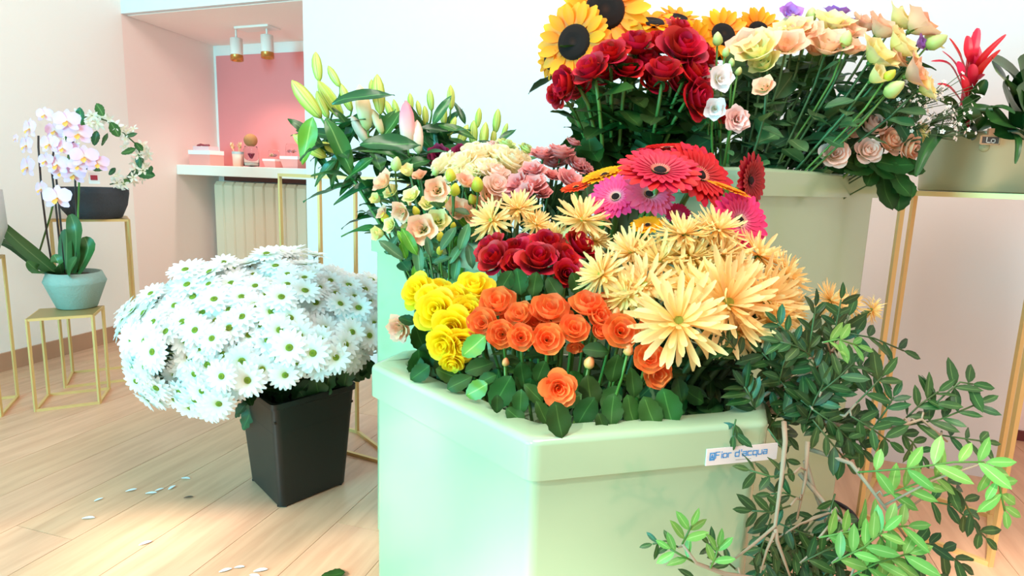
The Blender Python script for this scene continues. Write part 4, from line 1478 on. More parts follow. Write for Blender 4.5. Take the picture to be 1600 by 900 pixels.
spid = [(1060, 503, .98, 176, (-.15, -.72, .60), 1, 'large front cream spider chrysanthemum with greenish centre over the orange roses'),
        (1137, 474, 1.02, 176, (.15, -.8, .5), 1, 'large cream spider chrysanthemum right of the front one'),
        (1196, 470, 1.06, 150, (.5, -.7, .45), 1, 'cream spider chrysanthemum with green eye at the right of the mound'),
        (1068, 366, 1.16, 104, (-.1, -.2, 1), 1, 'topmost cream spider chrysanthemum below the red gerberas'),
        (1122, 358, 1.16, 96, (.25, -.45, .85), 1, 'cream spider chrysanthemum overlapping the large magenta gerbera'),
        (987, 394, 1.18, 100, (-.45, -.4, .85), 1, 'cream spider chrysanthemum at the upper left of the mound'),
        (940, 430, 1.12, 104, (-.75, -.45, .45), 1, 'leftmost cream spider chrysanthemum of the mound beside the red roses'),
        (1030, 408, 1.14, 106, (-.2, -.5, .8), 0, None), (1080, 402, 1.14, 104, (0, -.5, .85), 0, None), (1128, 398, 1.14, 104, (.1, -.5, .85), 0, None),
        (1186, 400, 1.16, 104, (.5, -.3, .8), 0, None), (1228, 432, 1.14, 96, (.75, -.3, .6), 0, None), (1222, 468, 1.10, 100, (.8, -.45, .35), 0, None),
        (1008, 446, 1.08, 110, (-.35, -.65, .6), 0, None), (978, 462, 1.08, 96, (-.6, -.6, .45), 0, None), (1082, 448, 1.08, 112, (0, -.6, .75), 0, None), (1150, 438, 1.08, 112, (.2, -.6, .75), 0, None),
        (1152, 520, 1.02, 96, (.1, -.75, -.35), 0, None), (1206, 508, 1.04, 96, (.5, -.7, -.3), 0, None), (1236, 486, 1.12, 84, (.85, -.4, .1), 0, None),
        (1298, 470, 1.10, 72, (.45, -.5, .6), 0, 'cream spider chrysanthemum right of the mound above the dark foliage'), (1328, 474, 1.12, 56, (.6, -.6, .4), 0, 'small cream spider chrysanthemum second from the right end'), (1362, 485, 1.12, 50, (.9, -.35, -.1), 0, 'rightmost cream spider bloom nodding beside the gold stand'),
        (768, 345, 1.34, 78, (-.5, -.7, .35), 1, 'cream spider bloom at the back left beside the peach lisianthus'), (810, 326, 1.36, 74, (.1, -.55, .8), 1, 'cream spider bloom at the back under the salmon carnations'),
        (838, 350, 1.34, 60, (.4, -.5, .6), 0, 'cream spider bloom partly hidden above the front red roses'), (911, 344, 1.30, 98, (.0, -.62, .78), 1, 'open flat cream spider bloom beside the magenta gerbera'),
        (930, 376, 1.28, 60, (.2, -.4, .8), 0, 'spider bloom mostly hidden behind the open flat one'), (870, 372, 1.32, 60, (0, -.6, .6), 0, 'spider bloom low behind the front red roses')]
mound = 0
for (px, py, d, dia, n, big, lab) in spid:
    head = at(px, py, d)
    n = Vector(n).normalized()
    bs = root_base(C1, head, .5) if px > 935 else Vector((-.02 + head.x * .3, .99, C1['fz']))
    if px > 1280:
        bs = Vector((.26, .86, C1['fz']))
    if lab is None:
        lab = f'cream spider bloom packed inside the big mound, {ORD[sorted(q[0] for q in spid if q[6] is None).index(px)]} from the left'
    t = thing('spider_chrysanthemum', lab, 'chrysanthemum', bs, 'cream spider chrysanthemums')
    R_ = px2m(dia, d) / 2
    F0 = frame(n, RND.uniform(0, 6), R_, head - bs)
    if big:
        for (cnt, k) in RINGS:
            for i in range(cnt):
                s = RND.uniform(.85, 1.05)
                lnk('petal', SP[k], t, F0 @ rz(i * 2 * PI / cnt + k * .2 + RND.uniform(-.14, .14)) @ Matrix.Rotation(RND.uniform(-.3, .22), 4, 'Y') @ Matrix.Diagonal((s, s, s * RND.uniform(.7, 1.4), 1)))
    else:
        stuff(lnk('petals', SPJ[mound % 3], t, F0))
        mound += 1
    lnk('flower_centre', SPD, t, F0)
    lnk('green_bracts', SPG, t, F0)
    pts = stem_to(t, head, n, R_ * .1, .0042, M_stemd)
    if px > 935:
        for i in range(3):
            a = RND.uniform(0, 6.3)
            lnk('leaf', LEAF_D, t, axes((math.cos(a), math.sin(a), .2), (0, 0, 1), .07, pts[3 + i % 2]))

# ------------------------------------------------------------------ front roses
rf = [(774, 405, 1.22, 50), (766, 388, 1.28, 46), (805, 394, 1.26, 50), (822, 386, 1.30, 44), (842, 407, 1.18, 56, A(n=(0, -.6, .8))), (856, 384, 1.28, 50), (882, 408, 1.20, 52), (905, 384, 1.26, 48), (884, 428, 1.16, 38, A(n=(.2, -.8, .3))), (806, 414, 1.20, 44, A(n=(-.1, -.7, .6)))]
FR = bunch('red_rose', 'rose', 'red roses in the front container', 'crimson rose behind the orange roses', rf, C1, 'rose', M_rose, 838, 430, 90, M_stem, .0032, grow=1.2, front=.55, up=.45,
           leaf=LR, nleaf=4, lsize=.05, sepal=(False, M_leaf))
for i, (px, py, l, a) in enumerate(((811, 440, 44, -80), (835, 444, 40, -100), (865, 450, 40, -60), (790, 440, 40, -120), (900, 444, 40, -70))):
    pix_leaf(FR[i], LR2, px, py, 1.14, l, a)
M_yel = mat('yellow_rose_petal', [(0, 'f6cc00'), (.5, 'ffe000'), (1, 'ffea30')], rough=.55, trans=.42, hue=.008, val=.06)
M_ora = mat('orange_rose_petal', [(0, 'fbb868'), (.45, 'fd9650'), (1, 'fc8846')], rough=.55, trans=.38, hue=.008, val=.1)
yel = [(654, 456, 1.20, 50, A(n=(-.5, -.7, .4))), (683, 486, 1.12, 60, A(n=(-.2, -.85, .4))), (711, 474, 1.14, 58), (740, 452, 1.16, 56, A(n=(.0, -.5, .8))), (730, 488, 1.12, 52), (707, 512, 1.08, 58, A(n=(-.1, -.9, .1))), (694, 538, 1.06, 50, A(n=(-.3, -.85, -.1))),
       (722, 538, 1.06, 48, A(n=(.1, -.9, -.1))), (671, 465, 1.16, 42), (707, 566, 1.05, 34, A(n=(0, -.9, -.5))), (765, 462, 1.18, 40), (686, 456, 1.2, 40)]
YR = bunch('yellow_rose', 'rose', 'yellow roses', 'bright yellow rose in the low container', yel, C1, 'rose', M_yel, 705, 500, 80, M_stem, .003, grow=1.15, front=.75, up=.3, sepal=(False, M_leaf), leaf=LR, nleaf=2, lsize=.045)
bunch('peach_carnation', 'carnation', None, '', [(624, 513, 1.24, 40, A(n=(-.5, -.85, -.05), label='single peach carnation hanging out at the left of the low container'))], C1, 'ruffle', PEACH, 0, 0, 1, M_stem, .002, sepal=(True, M_leafe))
ora = [(778, 474, 1.10, 54, A(n=(-.1, -.6, .7))), (755, 506, 1.06, 48, A(n=(-.3, -.8, .4))), (784, 522, 1.02, 44, A(n=(-.1, -.8, .2))), (814, 527, 1.00, 40, A(n=(0, -.8, .3))), (813, 492, 1.06, 44), (859, 486, 1.06, 58, A(n=(0, -.55, .8))), (855, 530, 1.00, 48, A(n=(0, -.85, .35))),
       (897, 515, 1.02, 46, A(n=(.05, -.7, .6))), (899, 541, 1.02, 26, A(n=(0, -.6, -.4))), (917, 478, 1.06, 54, A(n=(0, -.4, .9))), (936, 496, 1.04, 44), (970, 518, 1.00, 52, A(n=(-.05, -.9, .35))), (936, 520, 1.02, 26), (1014, 559, .98, 48, A(n=(-.05, -.85, .4))),
       (1026, 583, .99, 46, A(n=(.2, -.8, .0))), (872, 606, .92, 54, A(n=(.0, -.98, .15), kind='rose', label='lone open orange rose hanging lowest over the container rim')), (838, 505, 1.06, 36), (1003, 518, 1.02, 30), (795, 500, 1.1, 34), (880, 500, 1.08, 36), (760, 480, 1.12, 34), (945, 474, 1.1, 36)]
OR = bunch('orange_rose', 'rose', 'orange spray roses', 'orange spray rose along the front rim', ora, C1, 'spray', M_ora, 880, 560, 130, M_stem, .002, grow=1.12, front=.7, up=.3, sepal=(False, M_leaf), leaf=LR, nleaf=2, lsize=.04, neck=.5)
for (px, py, d, l, lab) in ((921, 567, 1.0, 26, 'small closed orange bud under the spray roses'), (982, 547, .99, 24, 'green orange bud below the round orange rose'), (963, 488, 1.02, 18, 'green bud above the round orange rose'), (790, 566, 1.02, 18, 'pale bud among leaves under the orange roses')):
    bud_stem(px, py, d, l, (.1, -.3, .9), C1, mat('orange_bud', [(0, '9cb84a'), (.5, 'f0a060'), (1, 'f08050')], rough=.5), lab, 'orange rose buds', ratio=.42, name='rose_bud')
fl = [(652, 578, 44, 70, 1.13, LR2), (668, 558, 54, 80, 1.14, LR2), (655, 528, 48, 110, 1.18, LR2), (717, 598, 46, 30, 1.02, LR), (746, 609, 46, 30, .98, LR2), (784, 613, 62, 60, .96, LR2), (777, 632, 34, -90, .92, LR), (813, 629, 46, -95, .92, LR), (872, 655, 62, -80, .86, LR2),
      (749, 573, 50, 20, 1.04, LR), (741, 541, 50, 40, 1.00, LR), (921, 612, 56, 100, .95, LR2), (915, 642, 56, 60, .92, LR2), (956, 640, 54, -100, .92, LR2), (984, 640, 52, -80, .93, LR2), (1015, 645, 58, -70, .93, LR2), (1043, 636, 66, -75, .94, LR2), (931, 547, 44, 0, 1.0, LR), (848, 645, 44, -60, .90, LR),
      (805, 650, 40, -40, .92, LR2), (700, 585, 44, 160, 1.05, LR2), (690, 572, 44, 100, 1.08, LR), (640, 600, 34, 100, 1.12, LR), (960, 575, 50, 80, 1.0, LR2), (990, 598, 50, 90, .98, LR), (898, 596, 44, 120, 1.0, LR2), (845, 580, 40, 70, 1.0, LR2), (760, 592, 36, 200, 1.02, LR), (816, 585, 44, 100, 1.02, LR2), (680, 545, 44, -60, 1.1, LR2), (636, 500, 30, 160, 1.2, LR),
      (1062, 610, 44, -80, 1.0, LR), (940, 660, 34, -70, .9, LR), (890, 625, 44, 20, .93, LR2), (835, 615, 44, 130, .96, LR), (725, 560, 40, 150, 1.08, LR)]
for i, (px, py, l, a, d, me) in enumerate(fl):
    rt = (YR if px < 735 else OR)[i % 10]
    bright = i in (4, 10)
    pix_leaf(rt, leafmesh('rose2', M_leafb) if bright else me, px, py, d, l, a)
# greenery filling the low container between the stems
fill_n = 0
for i in range(26):
    px, py = RND.uniform(650, 1150), RND.uniform(575, 640)
    if py > 560 + (px - 600) * .22 + 20 and px < 840:
        py = 560 + (px - 600) * .2
    pix_leaf(OR[i % len(OR)], LR2, px, py, RND.uniform(1.02, 1.16), RND.uniform(40, 60), RND.uniform(20, 160))

# ------------------------------------------------------------------ lentisk branches on the right
M_lent = leafmesh('lentisk', M_leafp)
M_lent_sun = leafmesh('lentisk', M_leafpb)


def spray(t, pts3, mesh, nleaf, lpx, d, tw=.0012, term=True, spread=50):
    """one compound leaf: a thin rachis with paired leaflets."""
    base = t.location
    loc = [p - base for p in pts3]
    obj('rachis', B().tube(loc, tw, 5), M_stemd if mesh is M_lent else M_stem, t)
    n = len(loc)
    nrm0 = (-FWD + Vector((RND.uniform(-.5, .5), 0, RND.uniform(.1, .9)))).normalized()
    for i in range(nleaf):
        u = (i + .6) / nleaf * (n - 1)
        k = min(n - 2, int(u))
        p = loc[k].lerp(loc[k + 1], u - k)
        tg = (loc[k + 1] - loc[k]).normalized()
        side = tg.cross(nrm0).normalized()
        for s in (-1, 1):
            if RND.random() < .06:
                continue
            a = math.radians(spread + RND.uniform(-14, 14))
            dr = (tg * math.cos(a) + side * s * math.sin(a) + nrm0 * RND.uniform(-.35, .25)).normalized()
            L = px2m(lpx, d) * RND.uniform(.95, 1.4)
            lnk('leaf', mesh, t, axes(dr, nrm0 + Vector((RND.uniform(-.5, .5), RND.uniform(-.5, .5), RND.uniform(-.3, .5))), L, p))
    if term:
        tg = (loc[-1] - loc[-2]).normalized()
        lnk('leaf', mesh, t, axes(tg, nrm0, px2m(lpx, d), loc[-1]))


def branch(label, main, d0, sprays, rad=.0035, twmt=None, dens=None):
    """main: twig pixels [(px, py, d)], sprays: [(points px, n, leaf px, young)]."""
    P = [at(*q) for q in main]
    t = thing('lentisk_branch', label, 'branch', P[0], 'leafy lentisk branches')
    obj('twig', B().tube([p - P[0] for p in P], [rad * (1 - .6 * i / (len(P) - 1)) for i in range(len(P))], 6), twmt or M_twig, t)
    for (pp, n, lpx, sunlit_tone) in sprays:
        P3 = [at(*q) for q in pp]
        dd = pp[0][2]
        # join the rachis to the nearest point of the main twig
        near = min((a.lerp(b, k / 4) for a, b in zip(P[:-1], P[1:]) for k in range(5)), key=lambda q: (q - P3[0]).length)
        if (near - P3[0]).length > .004:
            lnk('side_twig', B().tube([near - P[0], (near + P3[0]) / 2 - P[0] + Vector((0, 0, .006)), P3[0] - P[0]], .0014, 5).mesh('side_twig', M_twig), t)
        spray(t, P3, M_lent_sun if sunlit_tone else M_lent, n, lpx, dd)  # sunlit sprays take the brighter leaf colour
    return t


org = (1190, 640, 1.05)
branch('lentisk branch arching up right past the rightmost spider bloom', [org, (1240, 600, 1.04), (1290, 560, 1.03), (1320, 525, 1.03)], 1, [
    ([(1322, 520, 1.02), (1365, 528, 1.02), (1412, 548, 1.02)], 4, 34, 0), ([(1300, 540, 1.0), (1308, 500, 1.0), (1314, 468, 1.0)], 4, 28, 0), ([(1262, 560, .98), (1268, 520, .98), (1274, 480, .98)], 3, 30, 0),
    ([(1286, 535, .95), (1310, 530, .95), (1340, 540, .95)], 3, 30, 1), ([(1310, 560, 1.0), (1345, 575, 1.0), (1372, 592, 1.0)], 3, 32, 0), ([(1250, 545, .98), (1230, 520, .98), (1215, 505, .98)], 3, 28, 0)])
branch('lentisk branch with single broad leaf before the gold stand leg', [org, (1260, 640, 1.0), (1320, 650, .98), (1340, 628, .97)], 1, [
    ([(1338, 630, .97), (1362, 606, .97), (1378, 588, .97)], 2, 40, 0), ([(1283, 612, .97), (1310, 590, .97), (1335, 566, .97)], 3, 34, 0), ([(1270, 640, .97), (1300, 660, .97), (1330, 690, .97)], 4, 34, 0), ([(1330, 650, .97), (1360, 668, .97), (1390, 690, .97)], 3, 36, 0)])
branch('longest lentisk branch reaching right across the gold stand', [org, (1270, 655, 1.0), (1330, 668, .98), (1400, 668, .98), (1440, 655, .99), (1480, 690, .99)], 1, [
    ([(1443, 648, 1.0), (1475, 618, 1.0), (1500, 597, 1.0), (1520, 600, 1.0)], 3, 40, 0), ([(1420, 664, 1.0), (1470, 655, 1.0), (1530, 630, 1.0)], 5, 34, 0), ([(1408, 660, 1.0), (1440, 630, 1.0), (1466, 612, 1.0)], 4, 34, 0),
    ([(1470, 680, 1.0), (1505, 685, 1.0), (1540, 690, 1.0)], 3, 28, 0), ([(1400, 670, 1.0), (1425, 690, 1.0), (1440, 712, 1.0)], 3, 30, 0), ([(1365, 668, .98), (1385, 640, .98), (1396, 620, .98)], 3, 30, 0)])
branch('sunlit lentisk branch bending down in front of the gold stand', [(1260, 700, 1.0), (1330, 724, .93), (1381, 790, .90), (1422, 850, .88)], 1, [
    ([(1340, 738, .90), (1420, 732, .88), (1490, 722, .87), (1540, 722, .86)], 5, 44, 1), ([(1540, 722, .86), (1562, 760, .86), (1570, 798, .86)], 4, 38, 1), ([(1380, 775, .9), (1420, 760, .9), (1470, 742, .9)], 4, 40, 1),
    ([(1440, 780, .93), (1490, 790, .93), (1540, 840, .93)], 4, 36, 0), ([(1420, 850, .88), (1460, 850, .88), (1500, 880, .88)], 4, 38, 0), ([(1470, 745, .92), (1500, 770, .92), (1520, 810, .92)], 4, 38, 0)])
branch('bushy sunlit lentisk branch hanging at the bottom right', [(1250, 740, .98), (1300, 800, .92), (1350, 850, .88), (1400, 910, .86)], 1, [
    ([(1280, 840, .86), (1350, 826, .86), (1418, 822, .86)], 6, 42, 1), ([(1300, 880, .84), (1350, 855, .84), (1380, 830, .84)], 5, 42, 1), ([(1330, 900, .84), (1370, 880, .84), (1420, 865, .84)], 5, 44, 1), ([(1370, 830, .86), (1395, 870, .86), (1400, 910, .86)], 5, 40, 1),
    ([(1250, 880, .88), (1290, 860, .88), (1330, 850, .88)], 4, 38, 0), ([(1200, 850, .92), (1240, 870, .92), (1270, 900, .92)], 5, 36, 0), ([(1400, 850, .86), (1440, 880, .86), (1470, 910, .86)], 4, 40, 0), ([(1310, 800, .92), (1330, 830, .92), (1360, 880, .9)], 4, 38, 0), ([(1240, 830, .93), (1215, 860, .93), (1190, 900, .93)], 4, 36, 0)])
BB = [o for o in bpy.data.objects if o.get('label', '').startswith('bushy sunlit')][0]
for i in range(16):
    x0, y0 = RND.uniform(1165, 1330), RND.uniform(770, 890)
    a = RND.uniform(.2, 2.9)
    l = RND.uniform(50, 80)
    spray(BB, [at(x0, y0, .93), at(x0 + math.cos(a) * l * .5, y0 + math.sin(a) * l * .5, .92), at(x0 + math.cos(a) * l, y0 + math.sin(a) * l, .92)], M_lent, 3, 30, .93)
branch('bare pale forked twig hanging down the container front', [(1225, 660, .93), (1227, 690, .90), (1221, 748, .88), (1211, 822, .87), (1178, 850, .86), (1141, 878, .86)], 1, [], .0036)
t = branch('second fork of bare twig reaching the bottom edge', [(1211, 826, .868), (1214, 845, .867), (1224, 872, .867), (1236, 905, .867)], 1, [], .003)
branch('third fork of bare twig curling down left', [(1210, 832, .866), (1198, 860, .866), (1188, 895, .866)], 1, [], .0022)
branch('thin brown hanging twig with olive leaves beside the sticker', [(1262, 690, .95), (1258, 750, .93), (1245, 812, .92)], 1, [
    ([(1240, 740, .90), (1205, 745, .89), (1172, 735, .89)], 3, 30, 0), ([(1235, 790, .9), (1205, 800, .89), (1175, 798, .89)], 3, 32, 0), ([(1250, 780, .92), (1225, 770, .92), (1205, 772, .92)], 2, 28, 0)], .003)
branch('brown twig slanting down to the floor cable', [(1258, 720, .97), (1272, 765, .96), (1290, 812, .96), (1296, 850, .96)], 1, [([(1285, 800, .96), (1260, 830, .95), (1240, 850, .95)], 3, 30, 0)], .0035)
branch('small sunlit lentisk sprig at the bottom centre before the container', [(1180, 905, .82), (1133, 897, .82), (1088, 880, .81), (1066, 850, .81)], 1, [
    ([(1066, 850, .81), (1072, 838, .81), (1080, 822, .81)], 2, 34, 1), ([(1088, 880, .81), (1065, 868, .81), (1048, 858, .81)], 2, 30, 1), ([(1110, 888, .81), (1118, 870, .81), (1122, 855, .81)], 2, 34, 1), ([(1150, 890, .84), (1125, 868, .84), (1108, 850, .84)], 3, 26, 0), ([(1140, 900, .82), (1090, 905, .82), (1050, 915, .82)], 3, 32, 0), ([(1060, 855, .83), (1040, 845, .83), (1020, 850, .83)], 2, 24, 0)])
dense = branch('dense dark lentisk clump below the spider mound', [(1150, 660, 1.06), (1190, 620, 1.04), (1240, 590, 1.02), (1270, 580, 1.0)], 1, [
    ([(RND.uniform(1150, 1300), RND.uniform(560, 660), .98 + RND.uniform(0, .1)) for _ in range(1)] * 1 + [] or [], 0, 0, 0)] if False else [])
for i in range(30):
    x0, y0 = RND.uniform(1150, 1310), RND.uniform(555, 680)
    a = RND.uniform(-2.6, .9)
    dd = RND.uniform(.97, 1.08)
    l = RND.uniform(50, 90)
    P3 = [at(x0, y0, dd), at(x0 + math.cos(a) * l * .5, y0 + math.sin(a) * l * .5, dd - .01), at(x0 + math.cos(a) * l, y0 + math.sin(a) * l * .9 + 6, dd - .01)]
    spray(dense, P3, M_lent, 4, 34, dd)
for (pp) in ([(1150, 655), (1147, 668), (1146, 680)], [(1200, 670), (1222, 700), (1232, 730)]):
    spray(dense, [at(x, y, .92) for x, y in pp], M_lent, 2, 30, .92)

# ------------------------------------------------------------------ daisies in the black pot
pf, plf, prt = gz(438, 797), gz(390.5, 748), gz(542, 755)
pbk = plf + prt - pf
cP = (pf + pbk + plf + prt) / 4
PH = .285
pot = thing('plant_pot', 'tall square black plastic pot holding the white daisies', 'pot', (cP.x, cP.y, 0))
bot = [tuple((q - cP).xy * .985) for q in (pf, prt, pbk, plf)]
top = [(x * 1.22, y * 1.22) for x, y in bot]
bm, tm = fillet(bot, .018, 4), fillet(top, .02, 4)
o = flatter(obj('pot_body', B().prism(bm, .004, PH, tm, c1=False), M_pot, pot, sharp=40))
inn = fillet([(x * .95, y * .95) for x, y in top], .02, 4)
rim = B()
n = len(tm)
tt = fillet([(x * 1.03, y * 1.03) for x, y in top], .02, 4)
for pl_, z in ((tm, PH - .014), (tt, PH - .012), (tt, PH + .002), (inn, PH + .002), (inn, PH - .08)):
    for q in pl_:
        rim.add((q[0], q[1], z))
for k in range(4):
    for i in range(n):
        j = (i + 1) % n
        rim.f.append((k * n + i, k * n + j, k * n + n + j, k * n + n + i))
obj('pot_rim', rim, M_pot, pot, sharp=40)
obj('soil', B().prism([(x * .95, y * .95) for x, y in top], PH - .05, PH - .045), M_soil, pot, False)
for i in range(4):
    a, b2 = Vector((*bot[i], 0)), Vector((*top[i], PH))
for i in range(4):
    obj('foot', B().prism([(bot[i][0] * .84 + dx * .012, bot[i][1] * .84 + dy * .012) for dx, dy in ((-1, -1), (1, -1), (1, 1), (-1, 1))], 0, .006), M_pot, pot, False)
M_dai = mat('daisy_petal', [(0, 'eaf2cc'), (.3, 'f6f9f4'), (1, 'fafbfd')], rough=.6, trans=.35, val=.03)
M_daic = mat('daisy_centre', [(0, '8aa81c'), (.6, '9db62a'), (1, '6f9012')], rough=.8, bump=.7, bscale=400)
DM = []
for v in range(3):
    b = B()
    N = 17 + v
    for i in range(N):
        b.merge(petal(.80, .30, .22 - .1 * v, -.15, cup=.12, nu=2, nv=3, widest=.62, shape=.5, r0=.16), rz(i * 2 * PI / N + RND.uniform(-.07, .07)) @ Matrix.Diagonal((RND.uniform(.92, 1.05), 1, 1, 1)))
    for i in range(11):
        b.merge(petal(.66, .28, .4, .2, cup=.15, nu=2, nv=3, widest=.62, shape=.5, r0=.14), rz(i * 2 * PI / 11 + .1) @ Matrix.Translation((0, 0, .03)))
    DM.append(b.mesh('petals', M_dai))
DC = B().lathe([(.16, .02), (.175, .07), (.12, .11), (.001, .10)], 12).mesh('flower_centre', M_daic)
DG = B().lathe([(.001, -.14), (.12, -.08), (.2, .02)], 8).mesh('green_bracts', M_stem)
ec = at(428, 524, 2.08)
ea = Vector((px2m(210, 2.08), px2m(190, 2.08), px2m(124, 2.08)))
cnt = 0
gold = PI * (3 - math.sqrt(5))
NF = 620
for i in range(NF):
    zz = 1 - 1.95 * (i + .5) / NF
    r = math.sqrt(max(0, 1 - zz * zz))
    a = i * gold
    u = Vector((r * math.cos(a), r * math.sin(a), zz))
    if u.y > .42:
        continue
    rad = RND.uniform(.90, 1.06)
    lump = 1 + .07 * math.sin(u.x * 7 + 1) * math.cos(u.z * 6 + u.y * 5)
    head = ec + Vector((u.x * ea.x, u.y * ea.y, u.z * ea.z)) * rad * lump
    # the mass leans left and hangs lower on the left than over the pot
    if u.z < -.05:
        lim = -.05 - 1.05 * max(0, min(1, (.22 - u.x) / .62))
        if u.z < lim:
            continue
    nn = Vector((u.x / ea.x, u.y / ea.y, u.z / ea.z)).normalized()
    n = (nn + Vector((RND.uniform(-.25, .25), RND.uniform(-.35, .05), RND.uniform(-.1, .2)))).normalized()
    cx, cy, cz = (head - CAMP).dot(RGT), (head - CAMP).dot(UPV), (head - CAMP).dot(FWD)
    pxx, pyy = 800 + FPX * cx / cz, 450 - FPX * cy / cz
    if cnt >= 298:
        break
    dpx = RND.uniform(46, 58)
    bs = Vector((cP.x + (head.x - cP.x) * .12, cP.y + (head.y - cP.y) * .12, PH - .045))
    t = thing('white_daisy', 'white daisy with small green centre in the black pot', 'daisy', bs, 'white daisies in the black pot')
    F0 = frame(n, RND.uniform(0, 6), px2m(dpx, 2.0) / 2, head - bs)
    stuff(lnk('petals', DM[cnt % 3], t, F0))
    lnk('flower_centre', DC, t, F0)
    lnk('green_bracts', DG, t, F0)
    h = head - bs
    pts = bez(Vector((0, 0, 0)), Vector((h.x * .1, h.y * .1, h.z * .45 + .05)), h * .75 + Vector((0, 0, .02)), h - n * .004, 5)
    obj('stem', B().tube(pts, .0016, 4), M_stemd, t)
    if cnt % 2 == 0:
        a2 = RND.uniform(0, 6.3)
        lnk('leaf', LEAF_D, t, axes((math.cos(a2), math.sin(a2), -.1), (0, 0, 1), .06, pts[2]))
    cnt += 1
fol = thing('daisy_foliage', 'dark lobed daisy leaves spilling over the black pot rim', 'foliage', (cP.x, cP.y, PH - .045))
for (px, py, d, l, a) in ((395, 632, 1.95, 40, -110), (385, 655, 1.95, 40, -120), (410, 625, 1.92, 50, -100), (425, 605, 1.92, 46, 170), (470, 612, 1.92, 46, -130), (497, 612, 1.92, 54, -80), (485, 595, 1.94, 50, 160), (520, 590, 2.0, 50, -60), (545, 580, 2.02, 46, -40), (560, 565, 2.05, 46, -80), (455, 595, 1.94, 44, 60),
                          (500, 578, 1.96, 46, 20), (530, 570, 2.0, 46, 200), (440, 618, 1.92, 40, -90), (570, 572, 2.05, 46, -90), (465, 580, 1.98, 50, 100), (430, 590, 1.96, 50, 200), (510, 600, 1.94, 50, -110), (480, 630, 1.9, 46, -60), (405, 600, 1.95, 50, -150), (540, 590, 1.98, 46, -100), (375, 640, 1.97, 34, -140)):
    q = pix_leaf(fol, LEAF_D, px, py, d, l, a)
for i in range(30):
    px, py = RND.uniform(400, 565), RND.uniform(545, 600)
    pix_leaf(fol, LEAF_D, px, py, RND.uniform(2.0, 2.15), 50, RND.uniform(0, 360))

# ------------------------------------------------------------------ orchid on the low stand
op = Vector((-1.565, 2.165, .326))
oc = gz(106, 484, .326)
op = Vector((oc.x, oc.y + .05, .327))
dO = op.y / K
sc = lambda px: px2m(px, dO)
orc = thing('potted_orchid', 'pale pink moth orchid in grey green pot on low stand', 'potted orchid', op)
hO = sc(57)
pot_o = obj('pot', B().lathe([(sc(26), 0), (sc(28), .003), (sc(42), hO * .70), (sc(43), hO * .74), (sc(37), hO), (sc(34), hO), (sc(34), hO * .85), (.001, hO * .85)], 32), mat('stoneware_grey_green', '8fa69c', rough=.85, bump=.2, bscale=150, noise=.08, nscale=40), orc)
obj('bark', B().lathe([(sc(33), hO * .86), (sc(20), hO * .93), (.001, hO * .95)], 16), M_soil, orc)
LSt = leafmesh('strap', mat('orchid_leaf', [(0, '6f8f5c'), (.1, '3f6a38'), (1, '35602f')], axis='u', rough=.4, trans=.1, val=.15))
LPd = leafmesh('paddle', MATS['orchid_leaf'])
M_olf = MATS['orchid_leaf']


def ribbon(root, pix, wpx, mt, name='leaf', d=None, cup=.25):
    """a long leaf that follows a pixel polyline given with depths."""
    P = [at(*q) - root.location for q in pix]
    n = 12

    def pt(t):
        x = t * (len(P) - 1)
        k = min(len(P) - 2, int(x))
        a, b2, f = P[k], P[k + 1], x - k
        p0, p3 = P[max(0, k - 1)], P[min(len(P) - 1, k + 2)]
        return .5 * ((2 * a) + (b2 - p0) * f + (2 * p0 - 5 * a + 4 * b2 - p3) * f * f + (3 * a - p0 - 3 * b2 + p3) * f ** 3)

    def f(u, v):
        s = (u - .5) * 2
        c = pt(v)
        tg = (pt(min(1, v + .03)) - pt(max(0, v - .03))).normalized()
        nr = -FWD + Vector((0, 0, .8))
        side = tg.cross(nr).normalized()
        wv = px2m(wpx, pix[0][2]) * max(.05, math.sin(PI * (.12 + .86 * v)) ** .6)
        return c + side * s * wv / 2 + side.cross(tg) * abs(s) * wv * cup * .5
    return obj(name, B().grid(f, 4, n), mt, root)


for pix, wpx in (([(88, 428, dO), (60, 405, dO - .05), (25, 375, dO - .1), (-15, 335, dO - .15)], 22), ([(92, 430, dO), (60, 412, dO), (20, 385, dO - .05), (-20, 372, dO - .1)], 18), ([(85, 430, dO), (62, 425, dO - .1), (42, 408, dO - .15)], 20),
                 ([(112, 430, dO), (118, 395, dO), (118, 360, dO - .02), (110, 335, dO)], 28), ([(118, 430, dO), (130, 410, dO), (138, 388, dO), (132, 370, dO)], 32), ([(105, 430, dO), (104, 400, dO), (104, 375, dO), (103, 358, dO)], 24), ([(98, 430, dO), (92, 412, dO - .1), (84, 398, dO - .1)], 18),
                 ([(108, 432, dO - .1), (112, 415, dO - .12), (120, 402, dO - .12)], 20)):
    ribbon(orc, pix, wpx, M_olf)
M_ospk = mat('orchid_stake', '3a3230', rough=.6)
for pix, mt in (([(84, 430, dO), (74, 370, dO), (65, 300, dO), (60, 230, dO), (60, 212, dO)], M_ospk), ([(98, 430, dO), (92, 370, dO), (86, 310, dO), (80, 260, dO), (84, 236, dO)], M_ospk), ([(102, 430, dO), (95, 350, dO), (88, 280, dO)], M_ospk),
                ([(120, 425, dO), (120, 350, dO), (117, 270, dO), (113, 200, dO)], M_ospk), ([(123, 425, dO), (122, 330, dO), (124, 280, dO)], M_stem), ([(62, 392, dO + .05), (78, 340, dO), (90, 290, dO)], M_stem)):
    obj('flower_stem', B().tube([at(*q) - op for q in pix], .0032, 6), mt, orc)
M_orch = mat('orchid_petal', [(0, 'f6d0c0'), (.4, 'f4c2d8'), (1, 'e8c6ee')], rough=.5, trans=.25, hue=.02, val=.04)
M_lip = mat('orchid_lip', [(0, 'f2a03a'), (1, 'f4b860')], rough=.5)
